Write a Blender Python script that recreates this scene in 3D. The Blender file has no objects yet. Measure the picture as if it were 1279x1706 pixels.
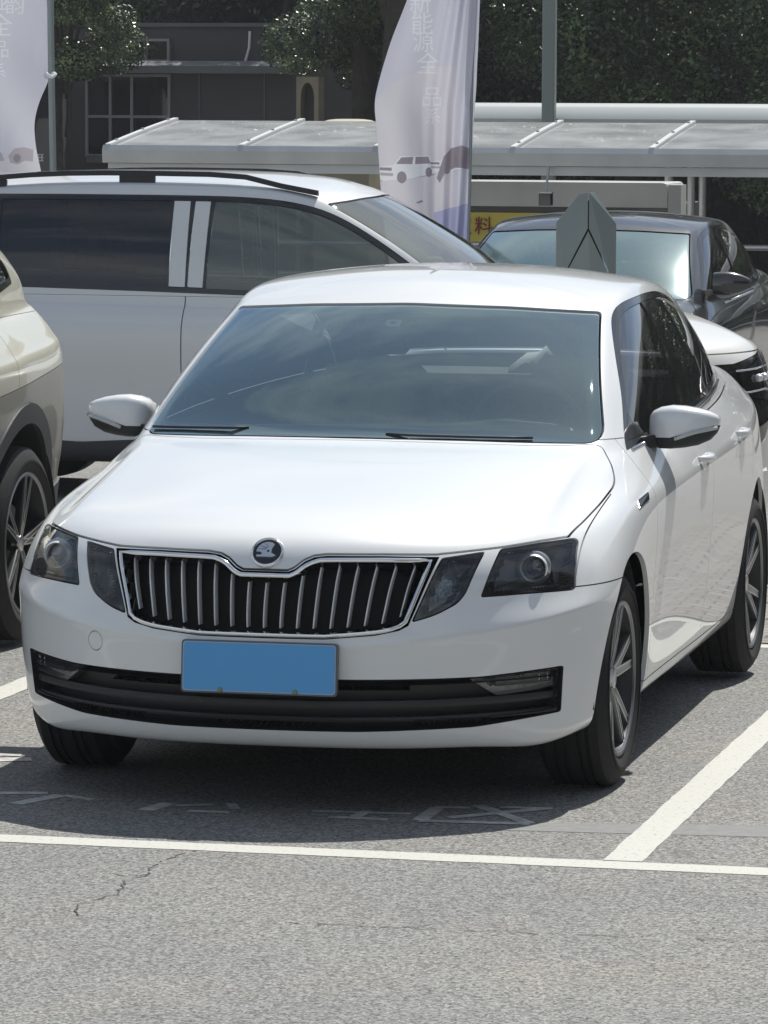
import bpy, bmesh, math, random
import numpy as np
from mathutils import Vector, Matrix

random.seed(7); np.random.seed(7)
scene = bpy.context.scene
COL = scene.collection

# ------------------------------------------------------------ camera
CAM_R = Vector((0.9738254, 0.2272538, 0.0044368))
CAM_U = Vector((-0.0252284, 0.0886683, 0.9957417))
CAM_F = Vector((-0.2258927, 0.9697905, -0.0920807))
CAM_C = Vector((3.1441, -12.8933, 2.0115))
cd = bpy.data.cameras.new('camera'); cam = bpy.data.objects.new('camera', cd); COL.objects.link(cam)
M = Matrix((CAM_R, CAM_U, -CAM_F)).transposed().to_4x4(); M.translation = CAM_C
cam.matrix_world = M
cd.sensor_fit = 'HORIZONTAL'; cd.sensor_width = 36.0; cd.lens = 36.0 * 7493.15 / 1279.0
cd.clip_start = 0.5; cd.clip_end = 2000
scene.camera = cam

# ------------------------------------------------------------ sky, sun, exposure
SUN_DIR = Vector((0.16, 0.585, 1.0)).normalized()          # towards the sun
SUN_EL = math.asin(SUN_DIR.z); SUN_AZ = math.atan2(SUN_DIR.x, SUN_DIR.y)
world = bpy.data.worlds.new('World'); scene.world = world; world.use_nodes = True
wt = world.node_tree; wt.nodes.clear()
wo = wt.nodes.new('ShaderNodeOutputWorld'); bg = wt.nodes.new('ShaderNodeBackground')
sky = wt.nodes.new('ShaderNodeTexSky'); sky.sky_type = 'NISHITA'; sky.sun_disc = False
sky.sun_elevation = SUN_EL; sky.sun_rotation = SUN_AZ
sky.air_density = 1.0; sky.dust_density = .5; sky.ozone_density = 1.0
tc = wt.nodes.new('ShaderNodeTexCoord'); mp = wt.nodes.new('ShaderNodeMapping'); mp.inputs['Scale'].default_value = (1.4, 1.4, 3.6)
ns = wt.nodes.new('ShaderNodeTexNoise'); ns.inputs['Scale'].default_value = 2.6; ns.inputs['Detail'].default_value = 7; ns.inputs['Roughness'].default_value = .58
cr = wt.nodes.new('ShaderNodeValToRGB'); cr.color_ramp.elements[0].position = .42; cr.color_ramp.elements[1].position = .66
cr.color_ramp.elements[0].color = (.12, .12, .12, 1); cr.color_ramp.elements[1].color = (.85, .85, .85, 1)
mx = wt.nodes.new('ShaderNodeMix'); mx.data_type = 'RGBA'; mx.inputs['B'].default_value = (7.2, 7.5, 7.7, 1)
wt.links.new(tc.outputs['Generated'], mp.inputs['Vector']); wt.links.new(mp.outputs[0], ns.inputs['Vector'])
wt.links.new(ns.outputs['Fac'], cr.inputs['Fac']); wt.links.new(cr.outputs['Color'], mx.inputs['Factor'])
wt.links.new(sky.outputs['Color'], mx.inputs['A']); wt.links.new(mx.outputs['Result'], bg.inputs['Color'])
bg.inputs['Strength'].default_value = 0.066
wt.links.new(bg.outputs[0], wo.inputs['Surface'])
sd = bpy.data.lights.new('sun', 'SUN'); sd.energy = 3.65; sd.angle = math.radians(.53); sd.color = (1.0, .97, .90)
sun = bpy.data.objects.new('sun', sd); COL.objects.link(sun)
sun.rotation_euler = (-SUN_DIR).to_track_quat('-Z', 'Y').to_euler(); sun.location = (0, 0, 30)
scene.view_settings.view_transform = 'Standard'; scene.view_settings.look = 'None'
scene.view_settings.exposure = 0.54; scene.view_settings.gamma = 1; scene.view_settings.use_curve_mapping = False
scene.cycles.max_bounces = 10; scene.cycles.transparent_max_bounces = 14
# ------------------------------------------------------------ numeric helpers
def lerp(a, b, t):
    return a + (b - a) * t

def bs_matrix(n, m, periodic):
    """sampling matrix of a uniform cubic B-spline: n control points, m samples per span"""
    spans = n if periodic else n - 1
    cnt = spans * m + (0 if periodic else 1)
    M = np.zeros((cnt, n))
    for k in range(cnt):
        i = k // m
        t = (k - i * m) / m
        if not periodic and i >= n - 1:
            i = n - 2; t = 1.0
        w = [(1 - t) ** 3 / 6, (3 * t ** 3 - 6 * t * t + 4) / 6, (-3 * t ** 3 + 3 * t * t + 3 * t + 1) / 6, t ** 3 / 6]
        for j, ww in zip((i - 1, i, i + 1, i + 2), w):
            if periodic:
                M[k, j % n] += ww
            elif j < 0:                       # phantom point 2*P0 - P1
                M[k, 0] += 2 * ww; M[k, 1] -= ww
            elif j > n - 1:
                M[k, n - 1] += 2 * ww; M[k, n - 2] -= ww
            else:
                M[k, j] += ww
    return M

def ring_surface(rings, mu, mv, comp=0.7, iters=1):
    """rings: list of half rings [(x,y,z)...] from front centre to rear centre; mirrored to full rings"""
    A = np.array(rings, float)                       # R, U, 3
    full = np.concatenate([A, (A[:, 1:-1][:, ::-1] * np.array([-1, 1, 1]))], 1)
    R, U = full.shape[:2]
    Q = full.copy()
    Mu1, Mv1 = bs_matrix(U, 1, True), bs_matrix(R, 1, False)
    for _ in range(iters):
        S = np.einsum('vr,ruc->vuc', Mv1, np.einsum('wu,ruc->rwc', Mu1, Q))
        Q = Q + comp * (full - S)
    Mu, Mv = bs_matrix(U, mu, True), bs_matrix(R, mv, False)
    S = np.einsum('vr,rwc->vwc', Mv, np.einsum('wu,ruc->rwc', Mu, Q))
    V, W = S.shape[:2]
    du = np.roll(S, -1, 1) - np.roll(S, 1, 1)
    dv = np.gradient(S, axis=0)
    N = np.cross(du, dv)
    nl = np.linalg.norm(N, axis=2, keepdims=True); N /= nl + 1e-12
    N[-1] = N[-2]; N[-1, :] = N[-1, :] + np.array([0, 0, 1.5]); N[-1] /= np.linalg.norm(N[-1], axis=1, keepdims=True)
    k = int(V * .80); N[k:, :, 2] = np.abs(N[k:, :, 2])
    idx = np.arange(V * W).reshape(V, W)
    a = idx[:-1]; b = np.roll(a, -1, 1); d = idx[1:]; c = np.roll(d, -1, 1)
    T = np.concatenate([np.stack([a, b, c], 2).reshape(-1, 3), np.stack([a, c, d], 2).reshape(-1, 3)])
    S[-1, :, 0] = 0; last = (V - 1) * W; j = T - last; T = np.where(j > W // 2, last + W - j, T)        # weld the two halves along the roof spine
    ok = (T[:, 0] != T[:, 1]) & (T[:, 1] != T[:, 2]) & (T[:, 0] != T[:, 2]); T = T[ok]
    return S.reshape(-1, 3), N.reshape(-1, 3), T

def sd_poly(poly, u, v):
    """signed distance to a closed 2D polygon, negative inside"""
    P = np.array(poly, float)
    n = len(P)
    d = np.full(u.shape, 1e9); s = np.zeros(u.shape, bool)
    for i in range(n):
        a = P[i]; b = P[(i + 1) % n]
        e = b - a
        wx = u - a[0]; wy = v - a[1]
        t = np.clip((wx * e[0] + wy * e[1]) / (e @ e + 1e-15), 0, 1)
        d = np.minimum(d, (wx - e[0] * t) ** 2 + (wy - e[1] * t) ** 2)
        c1 = (a[1] <= v) & (b[1] > v); c2 = (a[1] > v) & (b[1] <= v)
        cr = e[0] * wy - e[1] * wx
        s ^= (c1 & (cr > 0)) | (c2 & (cr < 0))
    d = np.sqrt(d)
    return np.where(s, -d, d)

def sd_line(pts, u, v, closed=False):
    P = np.array(pts, float)
    d = np.full(u.shape, 1e9)
    for i in range(len(P) if closed else len(P) - 1):
        a = P[i]; b = P[(i + 1) % len(P)]; e = b - a
        wx = u - a[0]; wy = v - a[1]
        t = np.clip((wx * e[0] + wy * e[1]) / (e @ e + 1e-15), 0, 1)
        d = np.minimum(d, (wx - e[0] * t) ** 2 + (wy - e[1] * t) ** 2)
    return np.sqrt(d)

def smooth_poly(P, r, n=5):
    """round the corners of a polygon; r one radius or one per corner"""
    P = np.array(P, float); m = len(P); out = []
    rr = [r] * m if np.isscalar(r) else r
    for i in range(m):
        a, b, c = P[i - 1], P[i], P[(i + 1) % m]
        da = a - b; dc = c - b
        la, lc = np.linalg.norm(da), np.linalg.norm(dc)
        k = min(rr[i], la * .45, lc * .45)
        if k < 1e-6:
            out.append(tuple(b)); continue
        p0 = b + da / la * k; p2 = b + dc / lc * k
        for j in range(n + 1):
            t = j / n
            out.append(tuple((1 - t) ** 2 * p0 + 2 * t * (1 - t) * b + t * t * p2))
    return out

def catmull(P, n=6, closed=False):
    P = [np.array(p, float) for p in P]; m = len(P); out = []
    for i in range(m if closed else m - 1):
        if closed:
            p0, p1, p2, p3 = P[i - 1], P[i], P[(i + 1) % m], P[(i + 2) % m]
        else:
            p1, p2 = P[i], P[i + 1]
            p0 = P[i - 1] if i > 0 else 2 * p1 - p2
            p3 = P[i + 2] if i + 2 < m else 2 * p2 - p1
        for j in range(n):
            t = j / n
            out.append(.5 * (2 * p1 + (p2 - p0) * t + (2 * p0 - 5 * p1 + 4 * p2 - p3) * t * t + (3 * p1 - p0 - 3 * p2 + p3) * t ** 3))
    if not closed: out.append(P[-1])
    return [tuple(o) for o in out]

def sd_segs(A, B, u, v):
    """signed distance to an unordered set of boundary segments (even-odd inside)"""
    d = np.full(u.shape, 1e9); s = np.zeros(u.shape, bool)
    for a, b in zip(A, B):
        e = b - a; wx = u - a[0]; wy = v - a[1]
        t = np.clip((wx * e[0] + wy * e[1]) / (e @ e + 1e-15), 0, 1)
        d = np.minimum(d, (wx - e[0] * t) ** 2 + (wy - e[1] * t) ** 2)
        c = (a[1] <= v) != (b[1] <= v)
        with np.errstate(divide='ignore', invalid='ignore'): xc = a[0] + (v - a[1]) * e[0] / e[1]
        s ^= c & (u < xc)
    d = np.sqrt(d)
    return np.where(s, -d, d)

class Surf:
    """triangle soup with shared vertices and smooth normals, can be cut by scalar fields"""
    def __init__(s, V, N, T):
        s.V, s.N, s.T = V, N, T
    def sub(s, mask):
        T = s.T[mask]
        if len(T) == 0: return Surf(np.zeros((0, 3)), np.zeros((0, 3)), np.zeros((0, 3), int))
        used, inv = np.unique(T, return_inverse=True)
        return Surf(s.V[used], s.N[used], inv.reshape(-1, 3))
    def refine(s, f, k):
        """flat k x k split of the triangles that the zero line of f crosses (or nearly)"""
        F = f(s.V)[s.T]
        size = np.linalg.norm(s.V[s.T[:, 0]] - s.V[s.T[:, 2]], axis=1)
        near = (np.abs(F).min(1) < size * .75)
        if not near.any() or k < 2: return s
        T = s.T[near]
        loc = [(i, j) for i in range(k + 1) for j in range(k + 1 - i)]
        ix = {p: n for n, p in enumerate(loc)}
        W = np.array([((k - i - j) / k, i / k, j / k) for i, j in loc])
        NV = np.einsum('pk,tkc->tpc', W, s.V[T]); NN = np.einsum('pk,tkc->tpc', W, s.N[T])
        tri = []
        for i in range(k):
            for j in range(k - i):
                tri.append((ix[i, j], ix[i + 1, j], ix[i, j + 1]))
                if i + j < k - 1: tri.append((ix[i + 1, j], ix[i + 1, j + 1], ix[i, j + 1]))
        tri = np.array(tri)
        base = len(s.V)
        nt = (np.arange(len(T)) * len(loc))[:, None, None] + tri[None] + base
        V = np.concatenate([s.V, NV.reshape(-1, 3)]); N = np.concatenate([s.N, NN.reshape(-1, 3)])
        T2 = np.concatenate([s.T[~near], nt.reshape(-1, 3)])
        key = np.round(V * 2e5).astype(np.int64)
        _, first, inv = np.unique(key, axis=0, return_index=True, return_inverse=True)
        inv = inv.reshape(-1)
        return Surf(V[first], N[first], inv[T2]).clean()
    def clean(s):
        T = s.T
        ok = (T[:, 0] != T[:, 1]) & (T[:, 1] != T[:, 2]) & (T[:, 0] != T[:, 2])
        return s.sub(ok)
    def clip(s, vals):
        """keep the side where vals <= 0"""
        if len(s.T) == 0: return s
        F = vals[s.T]; inside = F <= 0
        cnt = inside.sum(1)
        keep = s.T[cnt == 3]
        newT = [keep]; V = [s.V]; N = [s.N]; base = len(s.V)
        edge = {}
        def mids(a, b):
            t = vals[a] / (vals[a] - vals[b])
            return t
        sel1 = np.where(cnt == 1)[0]; sel2 = np.where(cnt == 2)[0]
        EA, EB = [], []
        rec = []
        if len(sel1):
            k = inside[sel1].argmax(1); T = s.T[sel1]; r = np.arange(len(T))
            a, b, c = T[r, k], T[r, (k + 1) % 3], T[r, (k + 2) % 3]
            EA += [a, a]; EB += [b, c]; rec.append((1, a, None, len(a)))
        if len(sel2):
            k = (~inside[sel2]).argmax(1); T = s.T[sel2]; r = np.arange(len(T))
            c, a, b = T[r, k], T[r, (k + 1) % 3], T[r, (k + 2) % 3]
            EA += [a, b]; EB += [c, c]; rec.append((2, a, b, len(a)))
        if EA:
            A = np.concatenate(EA); B = np.concatenate(EB)
            lo, hi = np.minimum(A, B), np.maximum(A, B)
            key = lo.astype(np.int64) * (len(s.V) + 1) + hi
            u, fi, inv = np.unique(key, return_index=True, return_inverse=True)
            inv = inv.reshape(-1)
            l, h = lo[fi], hi[fi]
            t = (vals[l] / (vals[l] - vals[h]))[:, None]
            V.append(s.V[l] + (s.V[h] - s.V[l]) * t); N.append(s.N[l] + (s.N[h] - s.N[l]) * t)
            ids = inv + base; o = 0
            for kind, a, b, n in rec:
                if kind == 1:
                    p, q = ids[o:o + n], ids[o + n:o + 2 * n]
                    newT.append(np.stack([a, p, q], 1))
                else:
                    p, q = ids[o:o + n], ids[o + n:o + 2 * n]      # p on a-c, q on b-c
                    newT.append(np.stack([a, b, q], 1)); newT.append(np.stack([a, q, p], 1))
                o += 2 * n
        return Surf(np.concatenate(V), np.concatenate(N), np.concatenate(newT)).clean()
    def carve(s, f, gap=.004, k=3):
        """-> (inside, rest) with an open joint of the given width between them"""
        r = s.refine(f, k)
        v = f(r.V)
        return r.clip(v + gap / 2), r.clip(gap / 2 - v)
    def split_x(s):
        return s.clip(-s.V[:, 0]), s.clip(s.V[:, 0].copy())
    def border(s):
        E = np.concatenate([s.T[:, [0, 1]], s.T[:, [1, 2]], s.T[:, [2, 0]]])
        key = np.sort(E, 1); kk = key[:, 0].astype(np.int64) * (len(s.V) + 1) + key[:, 1]
        _, inv, c = np.unique(kk, return_inverse=True, return_counts=True)
        return E[c[inv.reshape(-1)] == 1]
    def offset(s, d):
        n = s.N / (np.linalg.norm(s.N, axis=1, keepdims=True) + 1e-12)
        return Surf(s.V + n * d, s.N, s.T)
    def lining(s, d, zroof):
        n = s.N / (np.linalg.norm(s.N, axis=1, keepdims=True) + 1e-12)
        n = np.where(s.V[:, 2:3] > zroof, np.array([[0, 0, 1.0]]), n)
        return Surf(s.V - n * d, s.N, s.T)
    def lipped(s, depth, push=0.0):
        """add an inward edge so that a panel has thickness; returns V, N, T"""
        if len(s.T) == 0: return s
        E = s.border()
        n = s.N / (np.linalg.norm(s.N, axis=1, keepdims=True) + 1e-12)
        V = s.V + n * push
        a, b = E[:, 0], E[:, 1]
        p, q = V[a], V[b]; p2, q2 = p - n[a] * depth, q - n[b] * depth
        fn = np.cross(q - p, p2 - p); fn = -fn
        fn /= np.linalg.norm(fn, axis=1, keepdims=True) + 1e-12
        m = len(E); base = len(V)
        VV = np.concatenate([V, p, q, p2, q2]); NN = np.concatenate([n, fn, fn, fn, fn])
        i = np.arange(m) + base
        T = np.concatenate([s.T, np.stack([i, i + 2 * m, i + m], 1), np.stack([i + m, i + 2 * m, i + 3 * m], 1)])
        return Surf(VV, NN, T)
# ------------------------------------------------------------ the white liftback: ring table (half, x >= 0)
def hero_rings():
    def side(z, xs, y=(0, .40, .90, 1.40, 1.90, 2.35, 2.70, 3.10, 3.45)):
        zz = z if hasattr(z, '__len__') else [z] * 9
        return [(x, yy, q) for x, yy, q in zip(xs, y, zz)]
    def rear(z, y, w):
        return [(w * .90, y - .10, z), (w * .62, y - .015, z), (w * .3, y, z), (0, y + .005, z)]
    R = []
    # underside tuck, bottom lip, intake bottom, intake top, below crease, crease, lamp bottom
    R.append([(0, -.74, .195), (.2, -.735, .195), (.40, -.69, .195), (.56, -.61, .195), (.66, -.53, .185), (.72, -.45, .19), (.76, -.33, .20)]
             + side(.19, (.79, .78, .77, .77, .76, .75, .74, .73, .70)) + rear(.22, 3.66, .70))
    R.append([(0, -.815, .198), (.2, -.81, .198), (.41, -.765, .198), (.575, -.675, .199), (.69, -.578, .19), (.768, -.488, .198), (.835, -.36, .225)]
             + side(.215, (.862, .845, .838, .834, .826, .816, .806, .785, .75)) + rear(.24, 3.72, .77))
    R.append([(0, -.868, .262), (.2, -.862, .262), (.41, -.81, .262), (.58, -.715, .265), (.70, -.605, .272), (.782, -.502, .285), (.856, -.355, .30)]
             + side(.30, (.882, .862, .856, .852, .845, .836, .832, .81, .775)) + rear(.33, 3.765, .79))
    R.append([(0, -.888, .42), (.2, -.88, .42), (.412, -.83, .42), (.585, -.735, .42), (.707, -.63, .42), (.79, -.53, .42), (.873, -.355, .42)]
             + side(.43, (.895, .874, .872, .869, .863, .855, .850, .828, .79)) + rear(.46, 3.785, .80))
    R.append([(0, -.894, .474), (.2, -.886, .476), (.413, -.836, .490), (.585, -.741, .508), (.711, -.634, .526), (.797, -.524, .546), (.879, -.35, .565)]
             + side(.49, (.898, .877, .877, .874, .868, .861, .857, .835, .796)) + rear(.52, 3.79, .80))
    R.append([(0, -.899, .500), (.2, -.891, .502), (.416, -.841, .515), (.590, -.746, .532), (.716, -.638, .550), (.804, -.525, .570), (.883, -.347, .588)]
             + side(.54, (.899, .879, .880, .877, .871, .865, .861, .84, .80)) + rear(.56, 3.79, .80))
    R.append([(0, -.866, .605), (.2, -.858, .605), (.409, -.808, .608), (.580, -.711, .610), (.708, -.600, .614), (.797, -.483, .622), (.881, -.322, .63)]
             + side(.64, (.899, .884, .887, .885, .880, .872, .866, .842, .803)) + rear(.66, 3.785, .80))
    R.append([(0, -.852, .685), (.2, -.843, .685), (.405, -.79, .685), (.58, -.69, .685), (.706, -.572, .687), (.79, -.452, .69), (.857, -.30, .70)]
             + side(.725, (.888, .886, .890, .889, .884, .874, .862, .835, .795)) + rear(.76, 3.765, .80))
    zs = (.790, .802, .815, .83, .845, .86, .872, .885, .895)
    R.append([(0, -.818, .752), (.2, -.806, .752), (.400, -.747, .750), (.570, -.64, .752), (.690, -.52, .758), (.762, -.405, .765), (.815, -.27, .772)]
             + side(zs, (.866, .880, .888, .886, .879, .865, .846, .818, .775)) + rear(.90, 3.755, .78))
    R.append([(0, -.735, .808), (.2, -.722, .808), (.395, -.66, .805), (.560, -.55, .806), (.680, -.415, .816), (.722, -.345, .802), (.788, -.18, .804),
              (.832, .05, .828), (.864, .43, .842)])
    R.append([(0, -.47, .872), (.2, -.455, .872), (.39, -.395, .869), (.545, -.29, .867), (.676, -.17, .869), (.710, -.125, .854), (.752, -.03, .849),
              (.788, .14, .862), (.838, .48, .878)])
    R.append([(0, -.14, .930), (.2, -.13, .930), (.385, -.085, .927), (.540, -.005, .923), (.672, .08, .920), (.703, .11, .907), (.745, .19, .899),
              (.780, .32, .905), (.818, .58, .911)])
    R.append([(0, .10, .963), (.2, .11, .963), (.39, .135, .961), (.550, .195, .957), (.676, .27, .951), (.708, .305, .944), (.745, .37, .938),
              (.775, .47, .938), (.805, .68, .938)])
    base = [(0, .27, .985), (.2, .277, .985), (.40, .307, .983), (.57, .357, .980), (.67, .398, .977), (.716, .424, .974), (.745, .49, .970), (.772, .59, .966),
            (.792, .78, .963), (.802, 1.05, .965), (.802, 1.42, .975), (.785, 1.9, .990), (.755, 2.3, 1.002), (.712, 2.65, 1.015), (.67, 2.95, 1.028),
            (.64, 3.15, 1.04), (.57, 3.25, 1.05), (.42, 3.32, 1.06), (.2, 3.36, 1.065), (0, 3.37, 1.065)]
    r7 = R[8]
    for k, row in zip((9, 10, 11, 12), (.22, .44, .66, .86)):
        for j in range(len(R[k]), 20):
            a = np.array(r7[j]); b = np.array(base[j]); t = row
            p = a + (b - a) * t
            if j < 15: p[0] += .012 * math.sin(t * math.pi)
            else: p[2] += .05 * math.sin(t * math.pi) * (1 if j > 15 else .5)
            R[k].append(tuple(p))
    R.append(base)
    top = [(0, .955, 1.366), (.2, .967, 1.362), (.38, 1.0, 1.352), (.50, 1.038, 1.342), (.562, 1.060, 1.335), (.592, 1.080, 1.333), (.612, 1.14, 1.338),
           (.628, 1.22, 1.350), (.638, 1.33, 1.363), (.643, 1.47, 1.372), (.642, 1.68, 1.378), (.636, 1.9, 1.375), (.622, 2.15, 1.358), (.602, 2.4, 1.322),
           (.575, 2.6, 1.28), (.545, 2.74, 1.245), (.49, 2.80, 1.23), (.37, 2.76, 1.26), (.2, 2.72, 1.275), (0, 2.71, 1.28)]
    for t in (1 / 3, 2 / 3):
        row = []
        for j, (a, b) in enumerate(zip(base, top)):
            a, b = np.array(a), np.array(b); p = a + (b - a) * t
            s = math.sin(t * math.pi)
            if j < 5: p += np.array([0, -.012, .016]) * s
            elif j in (5, 6): p += np.array([.006, -.012, .012]) * s
            elif j < 15: p += np.array([.022, 0, 0]) * s
            else: p += np.array([0, .01, .02]) * s
            row.append(tuple(p))
        R.append(row)
    R.append(top)
    cant = []
    for j, p in enumerate(top):
        p = np.array(p)
        tb = {0: (0, .095, .032), 1: (-.008, .095, .032), 2: (-.018, .094, .032), 3: (-.028, .090, .033), 4: (-.036, .080, .034), 5: (-.042, .066, .035), 6: (-.046, .050, .035), 7: (-.048, .034, .034), 8: (-.049, .020, .033)}
        if j in tb: q = p + np.array(tb[j])
        elif j < 15: q = p + np.array([-.048, .012 if j < 11 else -.02, .033])
        else: q = p + np.array([-.02 * p[0], -.12, .035])
        cant.append(tuple(q))
    R.append(cant)
    def toward(row, tx, ty0, ty1, f, zf):
        out = []
        for j, p in enumerate(row):
            yy = np.clip(p[1], ty0, ty1) * f + p[1] * (1 - f)
            x = p[0] * tx
            z = zf(x, yy)
            out.append((x, yy, z))
        return out
    def roofz(x, y):
        spine = np.interp(y, [1.0, 1.15, 1.35, 1.6, 1.9, 2.2, 2.5, 2.75], [1.40, 1.432, 1.453, 1.462, 1.458, 1.438, 1.385, 1.31])
        return spine - .13 * abs(x) ** 2.2
    for s in (.22, .48, .74, 1.0):
        row = []
        for p in cant:
            yy = 1.75 + (p[1] - 1.75) * (1 - .28 * s); x = p[0] * (1 - s)
            row.append((x, yy, roofz(x, yy) + (p[2] - roofz(p[0], p[1])) * (1 - s) ** 2))
        R.append(row)
    for r in R:
        for j, (x, y, z) in enumerate(r):
            if y > 2.4: r[j] = (x * (1 - .055 * min((y - 2.4) / 1.0, 1.2) ** 2), y, z)
    assert all(len(r) == 20 for r in R), [len(r) for r in R]
    return R
# ------------------------------------------------------------ materials
MATS = {}
def mat(name, col=(.5, .5, .5), rough=.5, metal=0.0, coat=0.0, spec=.5, noise=None, bump=None, sheen=0, emit=None, coat_rough=.03, coords='Object'):
    """noise=(scale, amount[, detail]) varies the colour; bump=(scale, distance)"""
    if name in MATS: return MATS[name]
    m = bpy.data.materials.new(name); m.use_nodes = True; t = m.node_tree; b = t.nodes['Principled BSDF']
    b.inputs['Base Color'].default_value = (*col, 1); b.inputs['Roughness'].default_value = rough
    b.inputs['Metallic'].default_value = metal; b.inputs['Coat Weight'].default_value = coat
    b.inputs['Coat Roughness'].default_value = coat_rough; b.inputs['Specular IOR Level'].default_value = spec
    tc = t.nodes.new('ShaderNodeTexCoord')
    if noise:
        n = t.nodes.new('ShaderNodeTexNoise'); n.inputs['Scale'].default_value = noise[0]; n.inputs['Detail'].default_value = noise[2] if len(noise) > 2 else 5
        t.links.new(tc.outputs[coords], n.inputs['Vector'])
        r = t.nodes.new('ShaderNodeValToRGB'); a = noise[1]
        r.color_ramp.elements[0].position = .3; r.color_ramp.elements[1].position = .7
        r.color_ramp.elements[0].color = (*[c * (1 - a) for c in col], 1); r.color_ramp.elements[1].color = (*[min(1, c * (1 + a)) for c in col], 1)
        t.links.new(n.outputs['Fac'], r.inputs['Fac']); t.links.new(r.outputs['Color'], b.inputs['Base Color'])
    if bump:
        n = t.nodes.new('ShaderNodeTexNoise'); n.inputs['Scale'].default_value = bump[0]; n.inputs['Detail'].default_value = 6
        t.links.new(tc.outputs[coords], n.inputs['Vector'])
        p = t.nodes.new('ShaderNodeBump'); p.inputs['Distance'].default_value = bump[1]; p.inputs['Strength'].default_value = 1
        t.links.new(n.outputs['Fac'], p.inputs['Height']); t.links.new(p.outputs['Normal'], b.inputs['Normal'])
    MATS[name] = m
    return m

def glass(name, tint=(.6, .68, .68), refl=1.9, film=0.0, film_col=(.5, .55, .56), rough=.012, gcol=(1, 1, 1)):
    """single sheet of glass: transparent with a fresnel mirror (two faces), optional thin diffuse film"""
    if name in MATS: return MATS[name]
    m = bpy.data.materials.new(name); m.use_nodes = True; t = m.node_tree; t.nodes.clear()
    o = t.nodes.new('ShaderNodeOutputMaterial'); tr = t.nodes.new('ShaderNodeBsdfTransparent'); tr.inputs[0].default_value = (*tint, 1)
    gl = t.nodes.new('ShaderNodeBsdfGlossy'); gl.inputs['Roughness'].default_value = rough; gl.inputs['Color'].default_value = (*gcol, 1)
    fr = t.nodes.new('ShaderNodeFresnel'); fr.inputs['IOR'].default_value = 1.5
    mu = t.nodes.new('ShaderNodeMath'); mu.operation = 'MULTIPLY'; mu.inputs[1].default_value = refl; mu.use_clamp = True
    mix = t.nodes.new('ShaderNodeMixShader')
    t.links.new(fr.outputs[0], mu.inputs[0]); t.links.new(mu.outputs[0], mix.inputs[0])
    base = tr.outputs[0]
    if film:
        df = t.nodes.new('ShaderNodeBsdfDiffuse'); df.inputs[0].default_value = (*film_col, 1)
        m2 = t.nodes.new('ShaderNodeMixShader'); m2.inputs[0].default_value = film
        t.links.new(tr.outputs[0], m2.inputs[1]); t.links.new(df.outputs[0], m2.inputs[2]); base = m2.outputs[0]
    t.links.new(base, mix.inputs[1]); t.links.new(gl.outputs[0], mix.inputs[2]); t.links.new(mix.outputs[0], o.inputs[0])
    MATS[name] = m
    return m

# ------------------------------------------------------------ objects
def tag(o, label=None, cat=None, group=None, kind=None):
    if label: o['label'] = label
    if cat: o['category'] = cat
    if group: o['group'] = group
    if kind: o['kind'] = kind
    return o

def empty(name, loc=(0, 0, 0), rz=0.0, label=None, cat=None, group=None, kind=None):
    o = bpy.data.objects.new(name, None); COL.objects.link(o); o.location = loc; o.rotation_euler = (0, 0, rz)
    o.empty_display_size = .2
    return tag(o, label, cat, group, kind)

def link_mesh(name, me, material, parent=None):
    if material is not None and len(me.materials) == 0: me.materials.append(material)
    o = bpy.data.objects.new(name, me); COL.objects.link(o)
    if parent is not None: o.parent = parent
    return o

def surf_obj(name, s, material, parent=None):
    """numpy surface with its own smooth normals -> object"""
    if len(s.T) == 0: return None
    me = bpy.data.meshes.new(name)
    me.vertices.add(len(s.V)); me.vertices.foreach_set('co', s.V.astype(np.float32).ravel())
    n = len(s.T)
    me.loops.add(n * 3); me.loops.foreach_set('vertex_index', s.T.astype(np.int32).ravel())
    me.polygons.add(n); me.polygons.foreach_set('loop_start', np.arange(n, dtype=np.int32) * 3)
    me.update(calc_edges=True)
    me.polygons.foreach_set('use_smooth', np.ones(n, bool))
    nn = s.N / (np.linalg.norm(s.N, axis=1, keepdims=True) + 1e-12)
    me.normals_split_custom_set_from_vertices(nn.astype(np.float32).tolist())
    return link_mesh(name, me, material, parent)

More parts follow.
